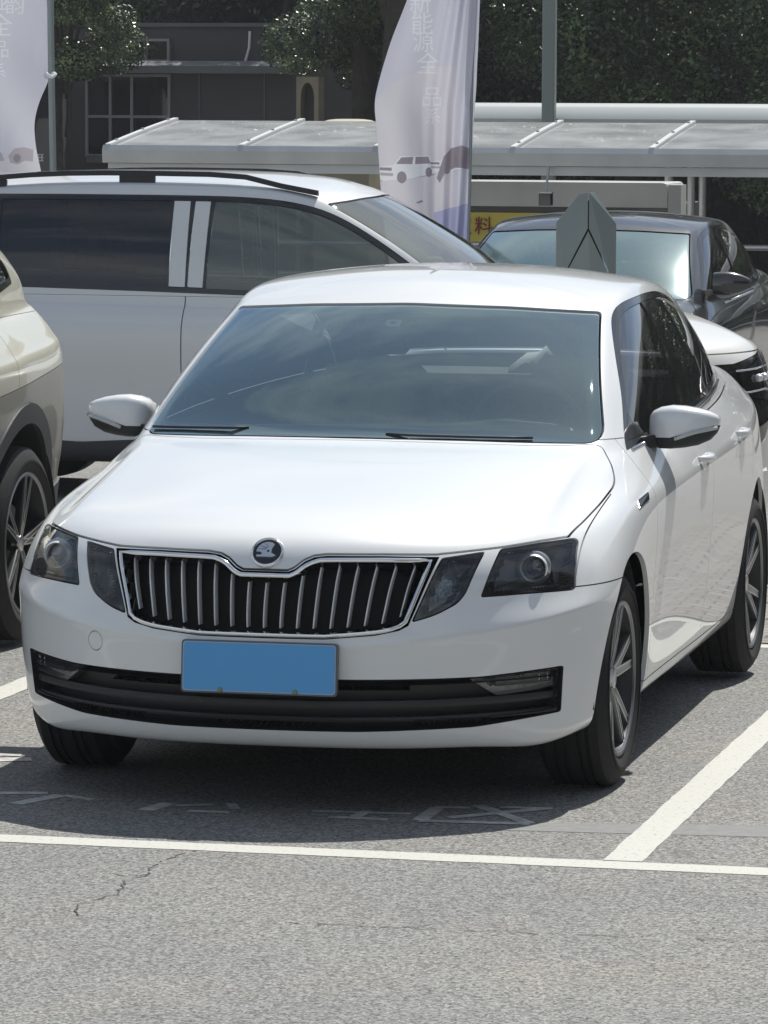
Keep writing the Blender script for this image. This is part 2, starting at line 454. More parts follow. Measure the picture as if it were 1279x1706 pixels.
class MB:
    """collects simple solids into one mesh"""
    def __init__(s): s.v = []; s.f = []
    def add(s, v, f, flip=False):
        b = len(s.v); s.v += [tuple(p) for p in v]
        s.f += [tuple(b + i for i in (reversed(q) if flip else q)) for q in f]
        return s
    def box(s, lo, hi, M=None):
        (a, b, c), (d, e, g) = lo, hi
        v = [(a, b, c), (d, b, c), (d, e, c), (a, e, c), (a, b, g), (d, b, g), (d, e, g), (a, e, g)]
        if M is not None: v = [tuple(M @ Vector(p)) for p in v]
        return s.add(v, [(3, 2, 1, 0), (4, 5, 6, 7), (0, 1, 5, 4), (1, 2, 6, 5), (2, 3, 7, 6), (3, 0, 4, 7)])
    def bar(s, a, b, w, h, up=(0, 0, 1)):
        a, b = Vector(a), Vector(b); d = (b - a).normalized(); x = d.cross(Vector(up))
        if x.length < 1e-5: x = d.cross(Vector((0, 1, 0)))
        x.normalize(); u = x.cross(d)
        v = [p + x * sx * w / 2 + u * su * h / 2 for p in (a, b) for sx, su in ((-1, -1), (1, -1), (1, 1), (-1, 1))]
        return s.add(v, [(3, 2, 1, 0), (4, 5, 6, 7), (0, 1, 5, 4), (1, 2, 6, 5), (2, 3, 7, 6), (3, 0, 4, 7)], True)
    def tube(s, path, r, n=8, closed=False, cap=True):
        P = [Vector(p) for p in path]; m = len(P); rr = r if hasattr(r, '__len__') else [r] * m
        up = Vector((0, 0, 1)); rings = []
        prev = None
        for i, p in enumerate(P):
            if closed: d = P[(i + 1) % m] - P[i - 1]
            else: d = P[min(i + 1, m - 1)] - P[max(i - 1, 0)]
            d.normalize()
            if prev is None:
                x = d.cross(up)
                if x.length < 1e-3: x = d.cross(Vector((1, 0, 0)))
            else: x = prev - d * prev.dot(d)
            x.normalize(); prev = x; y = d.cross(x)
            rings.append([p + (x * math.cos(2 * math.pi * k / n) + y * math.sin(2 * math.pi * k / n)) * rr[i] for k in range(n)])
        v = [q for g in rings for q in g]; f = []
        for i in range(m if closed else m - 1):
            a = i * n; b = ((i + 1) % m) * n
            f += [(a + k, a + (k + 1) % n, b + (k + 1) % n, b + k) for k in range(n)]
        if cap and not closed: f += [tuple(range(n - 1, -1, -1)), tuple((m - 1) * n + k for k in range(n))]
        return s.add(v, f, True)
    def ribbon(s, path, prof, closed=False, up=(0, -1, 0)):
        """sweep an open/closed 2D profile [(side, out)] along a path; 'out' points along up"""
        P = [Vector(p) for p in path]; m = len(P); k = len(prof); U = Vector(up); v = []; f = []
        for i, p in enumerate(P):
            d = (P[(i + 1) % m] - P[i - 1]) if closed else (P[min(i + 1, m - 1)] - P[max(i - 1, 0)])
            d.normalize(); x = d.cross(U).normalized(); o = x.cross(d).normalized()
            v += [p + x * a + o * b for a, b in prof]
        for i in range(m if closed else m - 1):
            a = i * k; b = ((i + 1) % m) * k
            f += [(a + j, a + (j + 1) % k, b + (j + 1) % k, b + j) for j in range(k)]
        if not closed: f += [tuple(range(k - 1, -1, -1)), tuple((m - 1) * k + j for j in range(k))]
        return s.add(v, f)
    def lathe(s, prof, n=48, center=(0, 0, 0), axis='x', a0=0, a1=2 * math.pi, closed_prof=False):
        """prof: [(along, radius)]"""
        full = abs(a1 - a0 - 2 * math.pi) < 1e-6; cnt = n if full else n + 1; v = []; f = []; k = len(prof)
        for i in range(cnt):
            a = a0 + (a1 - a0) * i / n; c, q = math.cos(a), math.sin(a)
            for h, r in prof:
                p = (h, r * c, r * q) if axis == 'x' else ((r * c, h, r * q) if axis == 'y' else (r * c, r * q, h))
                v.append((p[0] + center[0], p[1] + center[1], p[2] + center[2]))
        for i in range(n):
            a = i * k; b = ((i + 1) % cnt) * k
            for j in range(k if closed_prof else k - 1):
                j2 = (j + 1) % k
                f.append((a + j, a + j2, b + j2, b + j))
        return s.add(v, f)
    def prism(s, poly, lo, hi, axis='y', hole=None):
        """extrude a 2D polygon along an axis; poly in the other two coordinates (x,z) / (y,z) / (x,y)"""
        def P(p, h): return (p[0], h, p[1]) if axis == 'y' else ((h, p[0], p[1]) if axis == 'x' else (p[0], p[1], h))
        n = len(poly); v = [P(p, lo) for p in poly] + [P(p, hi) for p in poly]
        f = [tuple(range(n)), tuple(range(2 * n - 1, n - 1, -1))]
        f += [(i, i + n, (i + 1) % n + n, (i + 1) % n) for i in range(n)]
        return s.add(v, f)
    def xform(s, M, start=0):
        s.v[start:] = [tuple(M @ Vector(p)) for p in s.v[start:]]; return s
    def mirror_x(s):
        s.v = [(-x, y, z) for x, y, z in s.v]; s.f = [tuple(reversed(q)) for q in s.f]; return s
    def mesh(s, name, smooth=None, bevel=0.0, seg=2, recalc=True):
        me = bpy.data.meshes.new(name); me.from_pydata(s.v, [], s.f)
        if recalc or bevel:
            bm = bmesh.new(); bm.from_mesh(me)
            bmesh.ops.recalc_face_normals(bm, faces=bm.faces)
            if bevel:
                ed = [e for e in bm.edges if len(e.link_faces) == 2 and e.calc_face_angle(0) > .5]
                bmesh.ops.bevel(bm, geom=ed, offset=bevel, segments=seg, affect='EDGES', profile=.5, clamp_overlap=True)
            bm.to_mesh(me); bm.free()
        if smooth is not None:
            me.polygons.foreach_set('use_smooth', np.ones(len(me.polygons), bool))
            if smooth < 3.1: me.set_sharp_from_angle(angle=smooth)
        return me
    def build(s, name, material, parent=None, smooth=None, bevel=0.0, seg=2, recalc=True):
        return link_mesh(name, s.mesh(name, smooth, bevel, seg, recalc), material, parent)

def loft(stations, closed=True, caps=True):
    """stations: lists of equally many 3D points"""
    k = len(stations[0]); v = [p for r in stations for p in r]; f = []
    for i in range(len(stations) - 1):
        a = i * k; b = a + k
        for j in range(k if closed else k - 1):
            f.append((a + j, a + (j + 1) % k, b + (j + 1) % k, b + j))
    if caps: f += [tuple(range(k - 1, -1, -1)), tuple((len(stations) - 1) * k + j for j in range(k))]
    return v, f

def copy_tree(o, parent=None):
    c = o.copy(); COL.objects.link(c)
    if parent is not None: c.parent = parent
    for ch in list(o.children): copy_tree(ch, c)
    return c

# ------------------------------------------------------------ shared materials
WHITE_PAINT = mat('white car paint', (.70, .715, .725), .36, coat=1.0, noise=(2.2, .015), coat_rough=.02)
BLACK_PLASTIC = mat('black textured plastic', (.018, .019, .021), .55, noise=(60, .2))
GLOSS_BLACK = mat('gloss black trim', (.008, .008, .009), .12, coat=.6)
LINING = mat('dark cabin lining', (.03, .031, .034), .8)
CHROME = mat('chrome', (.78, .79, .80), .09, metal=1.0)
SATIN = mat('satin silver', (.55, .56, .57), .28, metal=1.0)
RUBBER = mat('tyre rubber', (.009, .009, .0095), .78, noise=(30, .25), bump=(90, .0006))
DARK_ALLOY = mat('dark grey alloy', (.085, .09, .095), .32, metal=.8, coat=.3)
WINDSHIELD = glass('windshield glass', (.84, .92, .92), 2.9, film=.085, film_col=(.32, .50, .57), gcol=(.74, .93, 1.0))  # teal film paints the sky's reflection into the glass
TINTED = glass('tinted side glass', (.34, .33, .36), 1.8)
PRIVACY = glass('privacy glass', (.12, .125, .13), 1.8)
LENS = glass('lamp lens', (.93, .94, .95), 1.2, film=.02, film_col=(.5, .52, .55))
# ------------------------------------------------------------ wheels (axis x, outer face towards +x at x = 0)
def wheel(parent, x, y, r=.316, rim_r=.226, w=.205, side=1, style='twin', base_z=0.0, spokes=5, rot=0.3, group=None):
    we = empty('wheel', (x, y, base_z + r)); we.parent = parent
    if side < 0: we.rotation_euler = (0, 0, math.pi)
    b = MB(); R = rim_r
    prof = [(-w + .012, R), (-w, R + .02), (-w - .006, (R + r) / 2), (-w + .004, r - .025), (-w + .022, r - .004)]
    gx = [-w + .055, -w * .5 - .022, -w * .5 + .022, -.055]
    for g in gx: prof += [(g - .006, r), (g - .005, r - .008), (g + .005, r - .008), (g + .006, r)]
    prof += [(-.022, r - .004), (-.004, r - .025), (.008, r - .055), (.007, (R + r) / 2), (0, R + .014), (-.010, R + .002), (-.018, R - .004)]
    b.lathe(prof, 72); b.build('tyre', RUBBER, we, .6)
    b = MB(); b.lathe([(-.016, R + .001), (-.006, R + .003), (-.003, R - .004), (-.010, R - .012), (-.03, R - .016), (-.06, R - .03), (-w + .03, R - .03)], 64)
    rim = b.build('rim', mat('rim barrel', (.035, .036, .038), .5, metal=.3), we, .6)
    b = MB(); b.lathe([(-.0055, R + .0035), (-.0015, R - .001), (-.0035, R - .008), (-.009, R - .0125)], 64); b.build('rim_edge', mat('dull rim lip', (.22, .23, .24), .35, metal=.9), rim, .6)
    b = MB(); b.lathe([(-.09, .03), (-.075, .03), (-.075, .145), (-.09, .145), (-.095, .145), (-.095, .03)], 40); b.build('brake_disc', mat('brake iron', (.16, .15, .15), .4, metal=.9), we, .5)
    b = MB(); b.lathe([(-w * .7, .01), (-w * .7, R - .02)], 32); b.build('inner_dark', BLACK_PLASTIC, we)
    sp = MB(); ed = MB()
    def arm(p0, p1, w0, w1, d, x0, x1):
        """blade between two points of the wheel plane (a: angle, r: radius)"""
        a0, r0 = p0; a1, r1 = p1
        A = Vector((0, r0 * math.cos(a0), r0 * math.sin(a0))); B = Vector((0, r1 * math.cos(a1), r1 * math.sin(a1)))
        t = (B - A).normalized(); q = Vector((0, -t.z, t.y)); st = []
        for u in (0, .25, .5, .75, 1):
            c = A.lerp(B, u); ww = w0 + (w1 - w0) * u; xx = x0 + (x1 - x0) * (u ** .7)
            st.append([tuple(c + q * ww + Vector((xx - .006, 0, 0))), tuple(c + q * ww * .8 + Vector((xx, 0, 0))), tuple(c - q * ww * .8 + Vector((xx, 0, 0))),
                       tuple(c - q * ww + Vector((xx - .006, 0, 0))), tuple(c - q * ww * .7 + Vector((xx - d, 0, 0))), tuple(c + q * ww * .7 + Vector((xx - d, 0, 0)))])
        sp.add(*loft(st))
        for sg in (1, -1):
            e = []
            for u in (0, .25, .5, .75, 1):
                c = A.lerp(B, u); ww = (w0 + (w1 - w0) * u) * sg; xx = x0 + (x1 - x0) * (u ** .7)
                e.append([tuple(c + q * (ww - sg * .0012) + Vector((xx + .0012, 0, 0))), tuple(c + q * (ww - sg * .0062) + Vector((xx + .0012, 0, 0))), tuple(c + q * (ww - sg * .003) + Vector((xx - .003, 0, 0)))])
            ed.add(*loft(e))
    for k in range(spokes):
        a = rot + k * 2 * math.pi / spokes
        if style == 'twin':
            h = .20
            arm((a, .028), (a - h, R - .012), .016, .013, .03, -.038, -.012)
            arm((a, .028), (a + h, R - .012), .016, .013, .03, -.038, -.012)
        else:
            arm((a, .025), (a - .13, R - .012), .014, .010, .03, -.03, -.012)
            arm((a, .025), (a + .13, R - .012), .014, .010, .03, -.03, -.012)
    sp.build('spokes', mat('grey alloy', (.26, .27, .28), .3, metal=.85, coat=.3) if style == 'twin' else DARK_ALLOY, rim, .7); ed.build('spoke_edges', SATIN, rim)
    b = MB(); b.lathe([(-.034, .032), (-.026, .030), (-.024, .024), (-.024, 0.0005)], 24); b.build('hub_cap', SATIN, rim, .6)
    return we

def hero_car():
    car = empty('parked_car', label='white liftback sedan parked in front with blue plate and vertical chrome grille slats', cat='car', group='parked cars')
    V, N, T = ring_surface(hero_rings(), 12, 10)
    S = Surf(V, N, T)
    X = lambda P: np.abs(P[:, 0])
    def front_y(x, z):
        m = (V[:, 1] < -.2) & (V[:, 2] < .80) & (V[:, 2] > .2); W = V[m]
        d = (W[:, 0] - x) ** 2 + (W[:, 2] - z) ** 2; i = np.argsort(d)[:6]; w = 1 / (d[i] + 1e-6)
        return float((W[i, 1] * w).sum() / w.sum())
    def side_x(y, z):
        m = (V[:, 0] > .5); W = V[m]
        d = (W[:, 1] - y) ** 2 + (W[:, 2] - z) ** 2; i = np.argsort(d)[:6]; w = 1 / (d[i] + 1e-6)
        return float((W[i, 0] * w).sum() / w.sum())
    def fxz(poly, ymax=0.2, ymin=-9):
        return lambda P: np.maximum.reduce([sd_poly(poly, X(P), P[:, 2]), P[:, 1] - ymax, ymin - P[:, 1]])
    def fyz(poly, xmin=.5):
        return lambda P: np.maximum(sd_poly(poly, P[:, 1], P[:, 2]), xmin - X(P))
    def sym(h): return [p for p in h] + [(-x, z) for x, z in reversed(h) if x > 1e-6]
    # outlines in the front elevation (x, z)
    lamp = smooth_poly([(.618, .748), (.709, .758), (.792, .7615), (.806, .627), (.69, .627), (.584, .624)], [.006, .01, .018, .01, .02, .006])
    inner = smooth_poly([(.579, .743), (.476, .730), (.4135, .562), (.47, .578), (.524, .608), (.543, .633)], [.006, .006, .006, .03, .03, .02])
    top_g = [(0, .694), (.066, .694), (.085, .702), (.110, .7225), (.135, .734), (.17, .7385), (.32, .7385), (.468, .734)]
    grille = top_g + [(.404, .551), (.38, .538), (.318, .525), (.18, .513), (0, .511)]
    grille = [(-.3, z) if x == 0 else (x, z) for x, z in grille]
    intake = smooth_poly([(-.3, .4005), (.277, .4005), (.59, .403), (.786, .4175), (.776, .284), (.57, .2595), (.43, .256), (.27, .251), (-.3, .2495)], [0, .02, .02, .008, .008, .02, .02, .02, 0])
    fog = smooth_poly([(.561, .397), (.68, .4045), (.776, .412), (.772, .362), (.719, .353), (.628, .346)], .006)
    f_lamp, f_inner, f_grille, f_intake = fxz(lamp), fxz(inner), fxz(grille), fxz(intake)
    ws = smooth_poly([(-.3, 1.3525), (0, 1.3605), (.318, 1.352), (.588, 1.3355), (.722, .974), (.335, .9845), (0, .9875), (-.3, .984)], [0, .05, .05, .012, .05, .05, .05, 0])
    f_ws = lambda P: np.maximum.reduce([sd_poly(ws, X(P), P[:, 2]), P[:, 1] - 1.6])
    rg = smooth_poly([(-.3, 1.255), (.40, 1.235), (.47, 1.22), (.60, 1.075), (.4, 1.085), (-.3, 1.09)], .03)
    f_rg = lambda P: np.maximum.reduce([sd_poly(rg, X(P), P[:, 2]), 2.3 - P[:, 1]])
    dlo = catmull([(.52, .945), (.60, 1.006), (.70, 1.077), (.851, 1.184), (1.0, 1.272), (1.12, 1.327), (1.25, 1.358), (1.45, 1.372), (1.68, 1.376), (1.87, 1.368), (2.1, 1.338),
                   (2.3, 1.288), (2.5, 1.215), (2.66, 1.138), (2.77, 1.065), (2.80, 1.04)], 4) + [(2.79, 1.026), (2.5, 1.022), (2.14, 1.012), (1.75, 1.0), (1.3, .984), (.9, .967), (.6, .952)]
    f_dlo = fyz(dlo)
    hoodpoly = [(-.3, -1.2), (.767, -1.2), (.767, -.392), (.783, -.245), (.795, -.03), (.797, .169), (.789, .240), (.765, .32), (.735, .378), (.722, .400), (.70, .389), (.62, .333), (.5, .278), (.335, .243), (.15, .23), (-.3, .232)]
    hoodpoly = smooth_poly(hoodpoly, [0, 0, .01, .05, .05, .04, .03, .03, .02, .02, .02, .03, .03, .03, .03, 0], 3)
    edge = [(0, .6955), (.064, .6955), (.082, .704), (.107, .7245), (.133, .736), (.17, .7405), (.32, .7405), (.458, .738), (.62, .7505), (.709, .7605), (.79, .7655), (1, .7655)]
    ex, ez = zip(*edge)
    f_hood = lambda P: np.maximum.reduce([sd_poly(hoodpoly, X(P), P[:, 1]), (np.interp(X(P), ex, ez) + .003 - P[:, 2]) * .9, (.68 - P[:, 2])])
    wheels = ((0.0, .316), (2.686, .316))
    def f_arch(P):
        d = np.full(len(P), 9.0)
        for cy, cz in wheels:
            r = .372 if cy < 1 else .372
            d = np.minimum(d, np.hypot((P[:, 1] - cy) * 1.02, P[:, 2] - cz) - r)
        return np.maximum.reduce([d, .70 - X(P), P[:, 2] - .75])
    def f_archlip(P):
        return f_arch(P) - .0
    # cut the skin
    rest = S
    lampS, rest = rest.carve(f_lamp, .004, 4)
    innS, rest = rest.carve(f_inner, .004, 4)
    griS, rest = rest.carve(f_grille, .001, 4)
    intS, rest = rest.carve(f_intake, .001, 4)
    wsS, rest = rest.carve(f_ws, .005, 3)
    dloS, rest = rest.carve(f_dlo, .001, 3)
    rgS, rest = rest.carve(f_rg, .005, 2)
    _, rest = rest.carve(f_arch, .0005, 3)
    lin = rest.lining(.016, 1.395)
    hoodS, rest = rest.carve(f_hood, .0055, 3)
    f_bump = lambda P: np.maximum(np.minimum(P[:, 2] - .634, X(P) - .803), P[:, 1] - .1)
    bumpS, rest = rest.carve(f_bump, .0035, 3)
    f_top = lambda P: np.maximum(np.interp(P[:, 1], [-1, .3, .56, .62, 1.2, 3, 3.2, 4], [.99, .985, .98, .955, .955, 1.0, 1.06, 1.06]) - P[:, 2], -9 + P[:, 1] * 0)
    roofS, rest = rest.carve(f_top, .003, 3)
    sillf = lambda P: np.maximum.reduce([P[:, 2] - .262, .25 - P[:, 1], P[:, 1] - 2.45])
    sillS, rest = rest.carve(sillf, .005, 2)
    def seam(y0s): return lambda P: P[:, 1] - np.interp(P[:, 2], *y0s)
    s1 = ([.2, .55, .80, .95], [.40, .40, .44, .50]); s2 = ([.2, .6, 1.0], [1.50, 1.50, 1.53]); s3 = ([.2, .5, .62, .72, .85, 1.0], [2.30, 2.33, 2.42, 2.50, 2.58, 2.60])
    fenS, rest = rest.carve(seam(s1), .004, 3)
    d1S, rest = rest.carve(seam(s2), .004, 3)
    d2S, rest = rest.carve(seam(s3), .004, 3)
    tail = [(.50, .915), (.74, .90), (.80, .86), (.80, .76), (.60, .74), (.52, .80)]
    f_tail = lambda P: np.maximum.reduce([sd_poly(tail, X(P), P[:, 2]), 3.42 - P[:, 1]])
    tailS, rest = rest.carve(f_tail, .003, 2)
    surf_obj('hood', hoodS.lipped(.014), WHITE_PAINT, car)
    # tow-eye cover on the right half of the bumper
    f_tow = lambda P: np.maximum.reduce([np.hypot((P[:, 0] + .512) * 1.15, P[:, 2] - .476) - .0275, P[:, 1] + .3])
    towS, bumpS = bumpS.carve(f_tow, .0024, 5)
    bumper = surf_obj('front_bumper', bumpS.lipped(.016), WHITE_PAINT, car)
    surf_obj('tow_cover', towS.lipped(.004), WHITE_PAINT, bumper)
    surf_obj('roof', roofS.lipped(.012), WHITE_PAINT, car)
    surf_obj('rear_body', rest.lipped(.012), WHITE_PAINT, car)
    for nm, s in (('fender', fenS), ('front_door', d1S), ('rear_door', d2S), ('side_sill', sillS)):
        for i, q in enumerate(s.split_x()):
            if len(q.T) == 0: continue
            o = surf_obj(nm, q.lipped(.014), WHITE_PAINT, car); sd_ = 1 if i == 0 else -1
            if 'door' in nm:
                y0, y1 = (1.26, 1.45) if nm == 'front_door' else (2.15, 2.34)
                z = .862 if nm == 'front_door' else .880
                xs = side_x((y0 + y1) / 2, z)
                b = MB(); st = []
                for t in np.linspace(0, 1, 9):
                    yy = y0 + (y1 - y0) * t; bow = .036 * (1 - (2 * t - 1) ** 4) + .004; h = .0135 * (1 - .45 * abs(2 * t - 1) ** 3); xx = side_x(yy, z)
                    st.append([((xx + bow - .012 * (1 - math.cos(a)) ) , yy, z + h * math.sin(a)) for a in np.linspace(0, 2 * math.pi, 10, endpoint=False)])
                b.add(*loft(st))
                if sd_ < 0: b.mirror_x()
                b.build('handle', WHITE_PAINT, o, 3.2)
    for q, c in zip(tailS.split_x(), 'ab'):
        surf_obj('tail_lamp', q.lipped(.02), mat('red tail lens', (.35, .01, .012), .1, coat=1), car)
    surf_obj('rear_window', rgS, glass('rear glass', (.7, .74, .74), 1.8), car)
    # lining behind the skin closes the joints
    surf_obj('body_lining', lin, LINING, car)
    b = MB(); b.box((-.56, -.60, .20), (.56, 3.45, .24)); b.box((-.80, .42, .21), (.80, 2.30, .25))
    b.box((-.56, -.58, .24), (.56, -.52, .60)); b.build('underbody', BLACK_PLASTIC, car)
    b = MB()
    for cy, cz in wheels:
        for sg in (1, -1):
            b = MB(); b.lathe([(sg * .58, .05), (sg * .60, .374), (sg * .845, .374)], 32, (0, cy, cz), 'x', -.12 if cy else 0.05, math.pi + (-.05 if cy else .12))
            b.build('wheel_arch_liner', BLACK_PLASTIC, car, recalc=False)
    # wheels
    for sg in (1, -1):
        wheel(car, sg * .862, 0.0, side=sg, rot=.30); wheel(car, sg * .850, 2.686, side=sg, rot=.75)
    # front grille
    g = empty('grille'); g.parent = car
    pass
    surf_obj('backing', griS.offset(-.05), mat('grille black', (.004, .004, .0045), .6, spec=.2), g)
    surf_obj('surround', Surf(griS.V, griS.N, griS.T).lipped(.052).sub(np.arange(len(griS.lipped(.052).T)) >= len(griS.T)), GLOSS_BLACK, g)
    chain = [(0, .6825), (.070, .6825), (.090, .692), (.115, .711), (.142, .7225), (.175, .7265), (.32, .7275), (.4485, .7245), (.395, .562), (.372, .5475), (.315, .5345), (.18, .522), (0, .520)]
    chain = catmull(chain[1:7], 5) + [chain[7]] + catmull(chain[8:12], 4)
    loop = chain + [(-x, z) for x, z in reversed(chain)]
    dense = []
    for i, p in enumerate(loop):
        q = loop[(i + 1) % len(loop)]; L = math.hypot(q[0] - p[0], q[1] - p[1]); n = max(1, int(L / .03))
        for k in range(n): dense.append((p[0] + (q[0] - p[0]) * k / n, p[1] + (q[1] - p[1]) * k / n))
    path = [(x, front_y(x, z) - .001, z) for x, z in dense]
    b = MB(); b.ribbon(path, [(-.0075, -.006), (-.0065, .003), (-.002, .006), (.004, .0045), (.0075, -.004), (.0075, -.014), (-.0075, -.014)], closed=True)
    b.build('chrome_frame', CHROME, g, .9)
    topz = lambda x: np.interp(abs(x), [0, .075, .13, .2, .5], [.660, .662, .702, .714, .714]); botz = lambda x: np.interp(abs(x), [0, .2, .32, .37, .41], [.537, .540, .552, .566, .60])
    for k in range(-8, 9):
        xt = k * .0508
        b = MB(); st = []
        zt, zb = topz(xt), botz(xt * .93)
        for t in np.linspace(0, 1, 8):
            z = zt + (zb - zt) * t; x = xt * (1 - .075 * t); y = front_y(x, z) + .012 + .010 * (abs(2 * t - 1) ** 2)
            w = .0025
            st.append([(x - w, y + .012, z), (x - w * .8, y, z), (x, y - .002, z), (x + w * .8, y, z), (x + w, y + .012, z), (x + w, y + .03, z), (x - w, y + .03, z)])
        b.add(*loft(st)); b.build('slat', mat('slat chrome', (.93, .94, .95), .2, metal=.3, coat=.9), g, .7)
    # lower intake with slats and fog lamps
    li = empty('lower_intake'); li.parent = car
    surf_obj('backing', intS.offset(-.045), mat('intake black', (.014, .015, .017), .5), li)
    lp = intS.lipped(.047); surf_obj('surround', lp.sub(np.arange(len(lp.T)) >= len(intS.T)), BLACK_PLASTIC, li)
    for zc, dep, hh in ((.327, .012, .020), (.283, .012, .014)):
        for _ in (0,):
            b = MB(); st = []
            for x in np.linspace(-.765, .765, 41):
                z = zc + .010 * (abs(x) / .77) ** 2
                y = front_y(x, z) + dep
                st.append([(x, y, z - hh / 2), (x, y - .004, z), (x, y, z + hh / 2), (x, y + .03, z + hh / 2), (x, y + .03, z - hh / 2)])
            b.add(*loft(st)); b.build('intake_slat', BLACK_PLASTIC, li, .8)
    fogS, _ = intS.carve(fxz(fog), .001, 4)
    for q in fogS.split_x():
        fl = empty('fog_lamp'); fl.parent = car
        surf_obj('lens', q.offset(-.008), LENS, fl)
        l2 = q.offset(-.004).lipped(.035); surf_obj('housing', l2.sub(np.arange(len(l2.T)) >= len(q.T)), mat('lamp grey', (.16, .165, .17), .3, metal=.4), fl)
        surf_obj('reflector', q.offset(-.036), mat('faceted reflector', (.95, .96, .95), .2, metal=.1, coat=1, bump=(42, .05)), fl)
        sg = 1 if q.V[:, 0].mean() > 0 else -1
        for xx in (.725, .745):
            b = MB(); b.tube([(sg * xx, front_y(xx, z) + .022, z) for z in (.402, .39, .375, .366)], .0022, 6); b.build('reflector_rib', CHROME, fl, 3.2)
    # headlamps
    HOUSE = mat('lamp housing', (.15, .155, .165), .3, metal=.3); HOUSE2 = mat('lamp bezel', (.42, .44, .46), .3, metal=.6)
    for q, r2 in zip(lampS.split_x(), innS.split_x()):
        sg = 1 if q.V[:, 0].mean() > 0 else -1
        hl = empty('headlamp'); hl.parent = car
        surf_obj('lens', q.offset(-.001), LENS, hl)
        l2 = q.lipped(.085); surf_obj('housing', l2.sub(np.arange(len(l2.T)) >= len(q.T)), HOUSE, hl)
        surf_obj('back_plate', q.offset(-.085), HOUSE, hl)
        c = Vector((sg * .700, -.545, .690)); ax = Vector((sg * .15, -1, 0)).normalized()
        Mx = Matrix.Translation(c) @ ax.to_track_quat('Z', 'Y').to_matrix().to_4x4()
        b = MB(); b.lathe([(-.05, .044), (0, .040), (.004, .037), (0, .034), (-.02, .032)], 32, axis='z'); b.xform(Mx); b.build('projector_ring', mat('bright lamp ring', (.85, .86, .87), .25, metal=.35, coat=.5), hl, .8)
        b = MB(); b.lathe([(-.05, .050), (-.012, .048), (-.008, .040)], 32, axis='z'); b.xform(Mx); b.build('projector_shroud', HOUSE2, hl, .6)
        b = MB(); b.lathe([(-.022, .033), (-.012, .030), (-.004, .020), (0, .0008)], 32, axis='z'); b.xform(Mx); b.build('projector_lens', mat('projector glass', (.03, .04, .05), .03, coat=1, spec=.9), hl, 3.2)
        # bezel wings around the projector
        b = MB()
        b.add([(sg * .785, -.345, .745), (sg * .757, -.43, .74), (sg * .765, -.42, .65), (sg * .795, -.36, .645), (sg * .745, -.47, .64), (sg * .735, -.47, .70)], [(0, 1, 5, 2, 3), (2, 5, 4)])
        b.add([(sg * .625, -.575, .735), (sg * .655, -.52, .742), (sg * .65, -.53, .655), (sg * .60, -.625, .64)], [(0, 1, 2, 3)])
        b.build('bezel', HOUSE2, hl)
        b = MB(); b.tube([(sg * x, front_y(x, z) + .016, z) for x, z in ((.625, .735), (.66, .7385), (.70, .742), (.74, .745), (.775, .747))], .0035, 6); b.build('trim_strip', CHROME, hl, 3.2)
        b = MB(); b.tube([(sg * x, front_y(x, z) + .02, z) for x, z in ((.70, .640), (.735, .640), (.775, .641))], .003, 6); b.build('trim_strip', SATIN, hl, 3.2)
        il = empty('side_lamp'); il.parent = car
        surf_obj('lens', r2.offset(-.001), LENS, il)
        l2 = r2.lipped(.05); surf_obj('housing', l2.sub(np.arange(len(l2.T)) >= len(r2.T)), HOUSE, il)
        surf_obj('reflector', r2.offset(-.05), mat('side lamp reflector', (.30, .35, .36), .3, metal=.6, bump=(14, .03)), il)
        c = Vector((sg * .49, -.70, .668)); Mx = Matrix.Translation(c) @ ax.to_track_quat('Z', 'Y').to_matrix().to_4x4() @ Matrix.Diagonal((.8, 1.55, 1, 1))
        b = MB(); b.lathe([(-.03, .018), (-.006, .034), (0, .036), (.002, .033)], 24, axis='z'); b.xform(Mx); b.build('bowl', HOUSE, il, .8)
        b = MB(); b.tube([(sg * x, front_y(x, z) + .014, z) for x, z in ((.485, .718), (.52, .722), (.565, .727))], .0028, 6); b.build('trim_strip', CHROME, il, 3.2)
    # badge
    c = Vector((0, -.8245, .7445)); ax = Vector((0, -.80, .60)).normalized()
    Mx = Matrix.Translation(c) @ Matrix(((1, 0, 0), (0, .60, -.80), (0, .80, .60))).to_4x4()   # local x right, y up along the hood, z out
    bd = empty('badge'); bd.parent = car
    b = MB(); b.lathe([(-.010, .048), (.001, .048), (.005, .0455), (.006, .042), (.004, .0395), (.0, .039)], 48, axis='z'); b.xform(Mx); b.build('ring', CHROME, bd, .9)
    b = MB(); b.lathe([(.001, .0395), (.001, .0005)], 40, axis='z'); b.xform(Mx); b.build('field', GLOSS_BLACK, bd)
    wing = [(-.029, -.017), (.016, -.017), (.027, -.012), (.017, -.006), (.012, -.003), (.013, .010), (.019, .024), (.012, .0295), (.003, .0315), (-.007, .0305), (-.017, .0265), (-.025, .0185), (-.030, .008), (-.031, -.001), (-.020, -.001), (-.014, -.005), (-.016, -.0105), (-.029, -.0105)]
    b = MB(); b.prism(wing, .001, .0045, 'z'); b.xform(Mx); b.build('winged_arrow', CHROME, bd)
    b = MB()
    for q in ([(-.029, .009), (-.004, .0085), (-.004, .0065)], [(-.024, .019), (-.001, .0125), (-.002, .0105)], [(-.012, .0285), (.003, .016), (.0015, .0150)]): b.prism(q, .0045, .0052, 'z')
    b.lathe([(.0052, .0035), (.0052, .0004)], 12, (.003, .002, 0), 'z'); b.xform(Mx); b.build('feather_line', GLOSS_BLACK, bd)
    # plate
    pl = empty('licence_plate'); pl.parent = car
    Mx = Matrix.Translation((0, -.912, .431)) @ Matrix.Rotation(math.radians(-4), 4, 'X')
    def rrect(w, h, r): return smooth_poly([(-w, -h), (w, -h), (w, h), (-w, h)], r, 4)
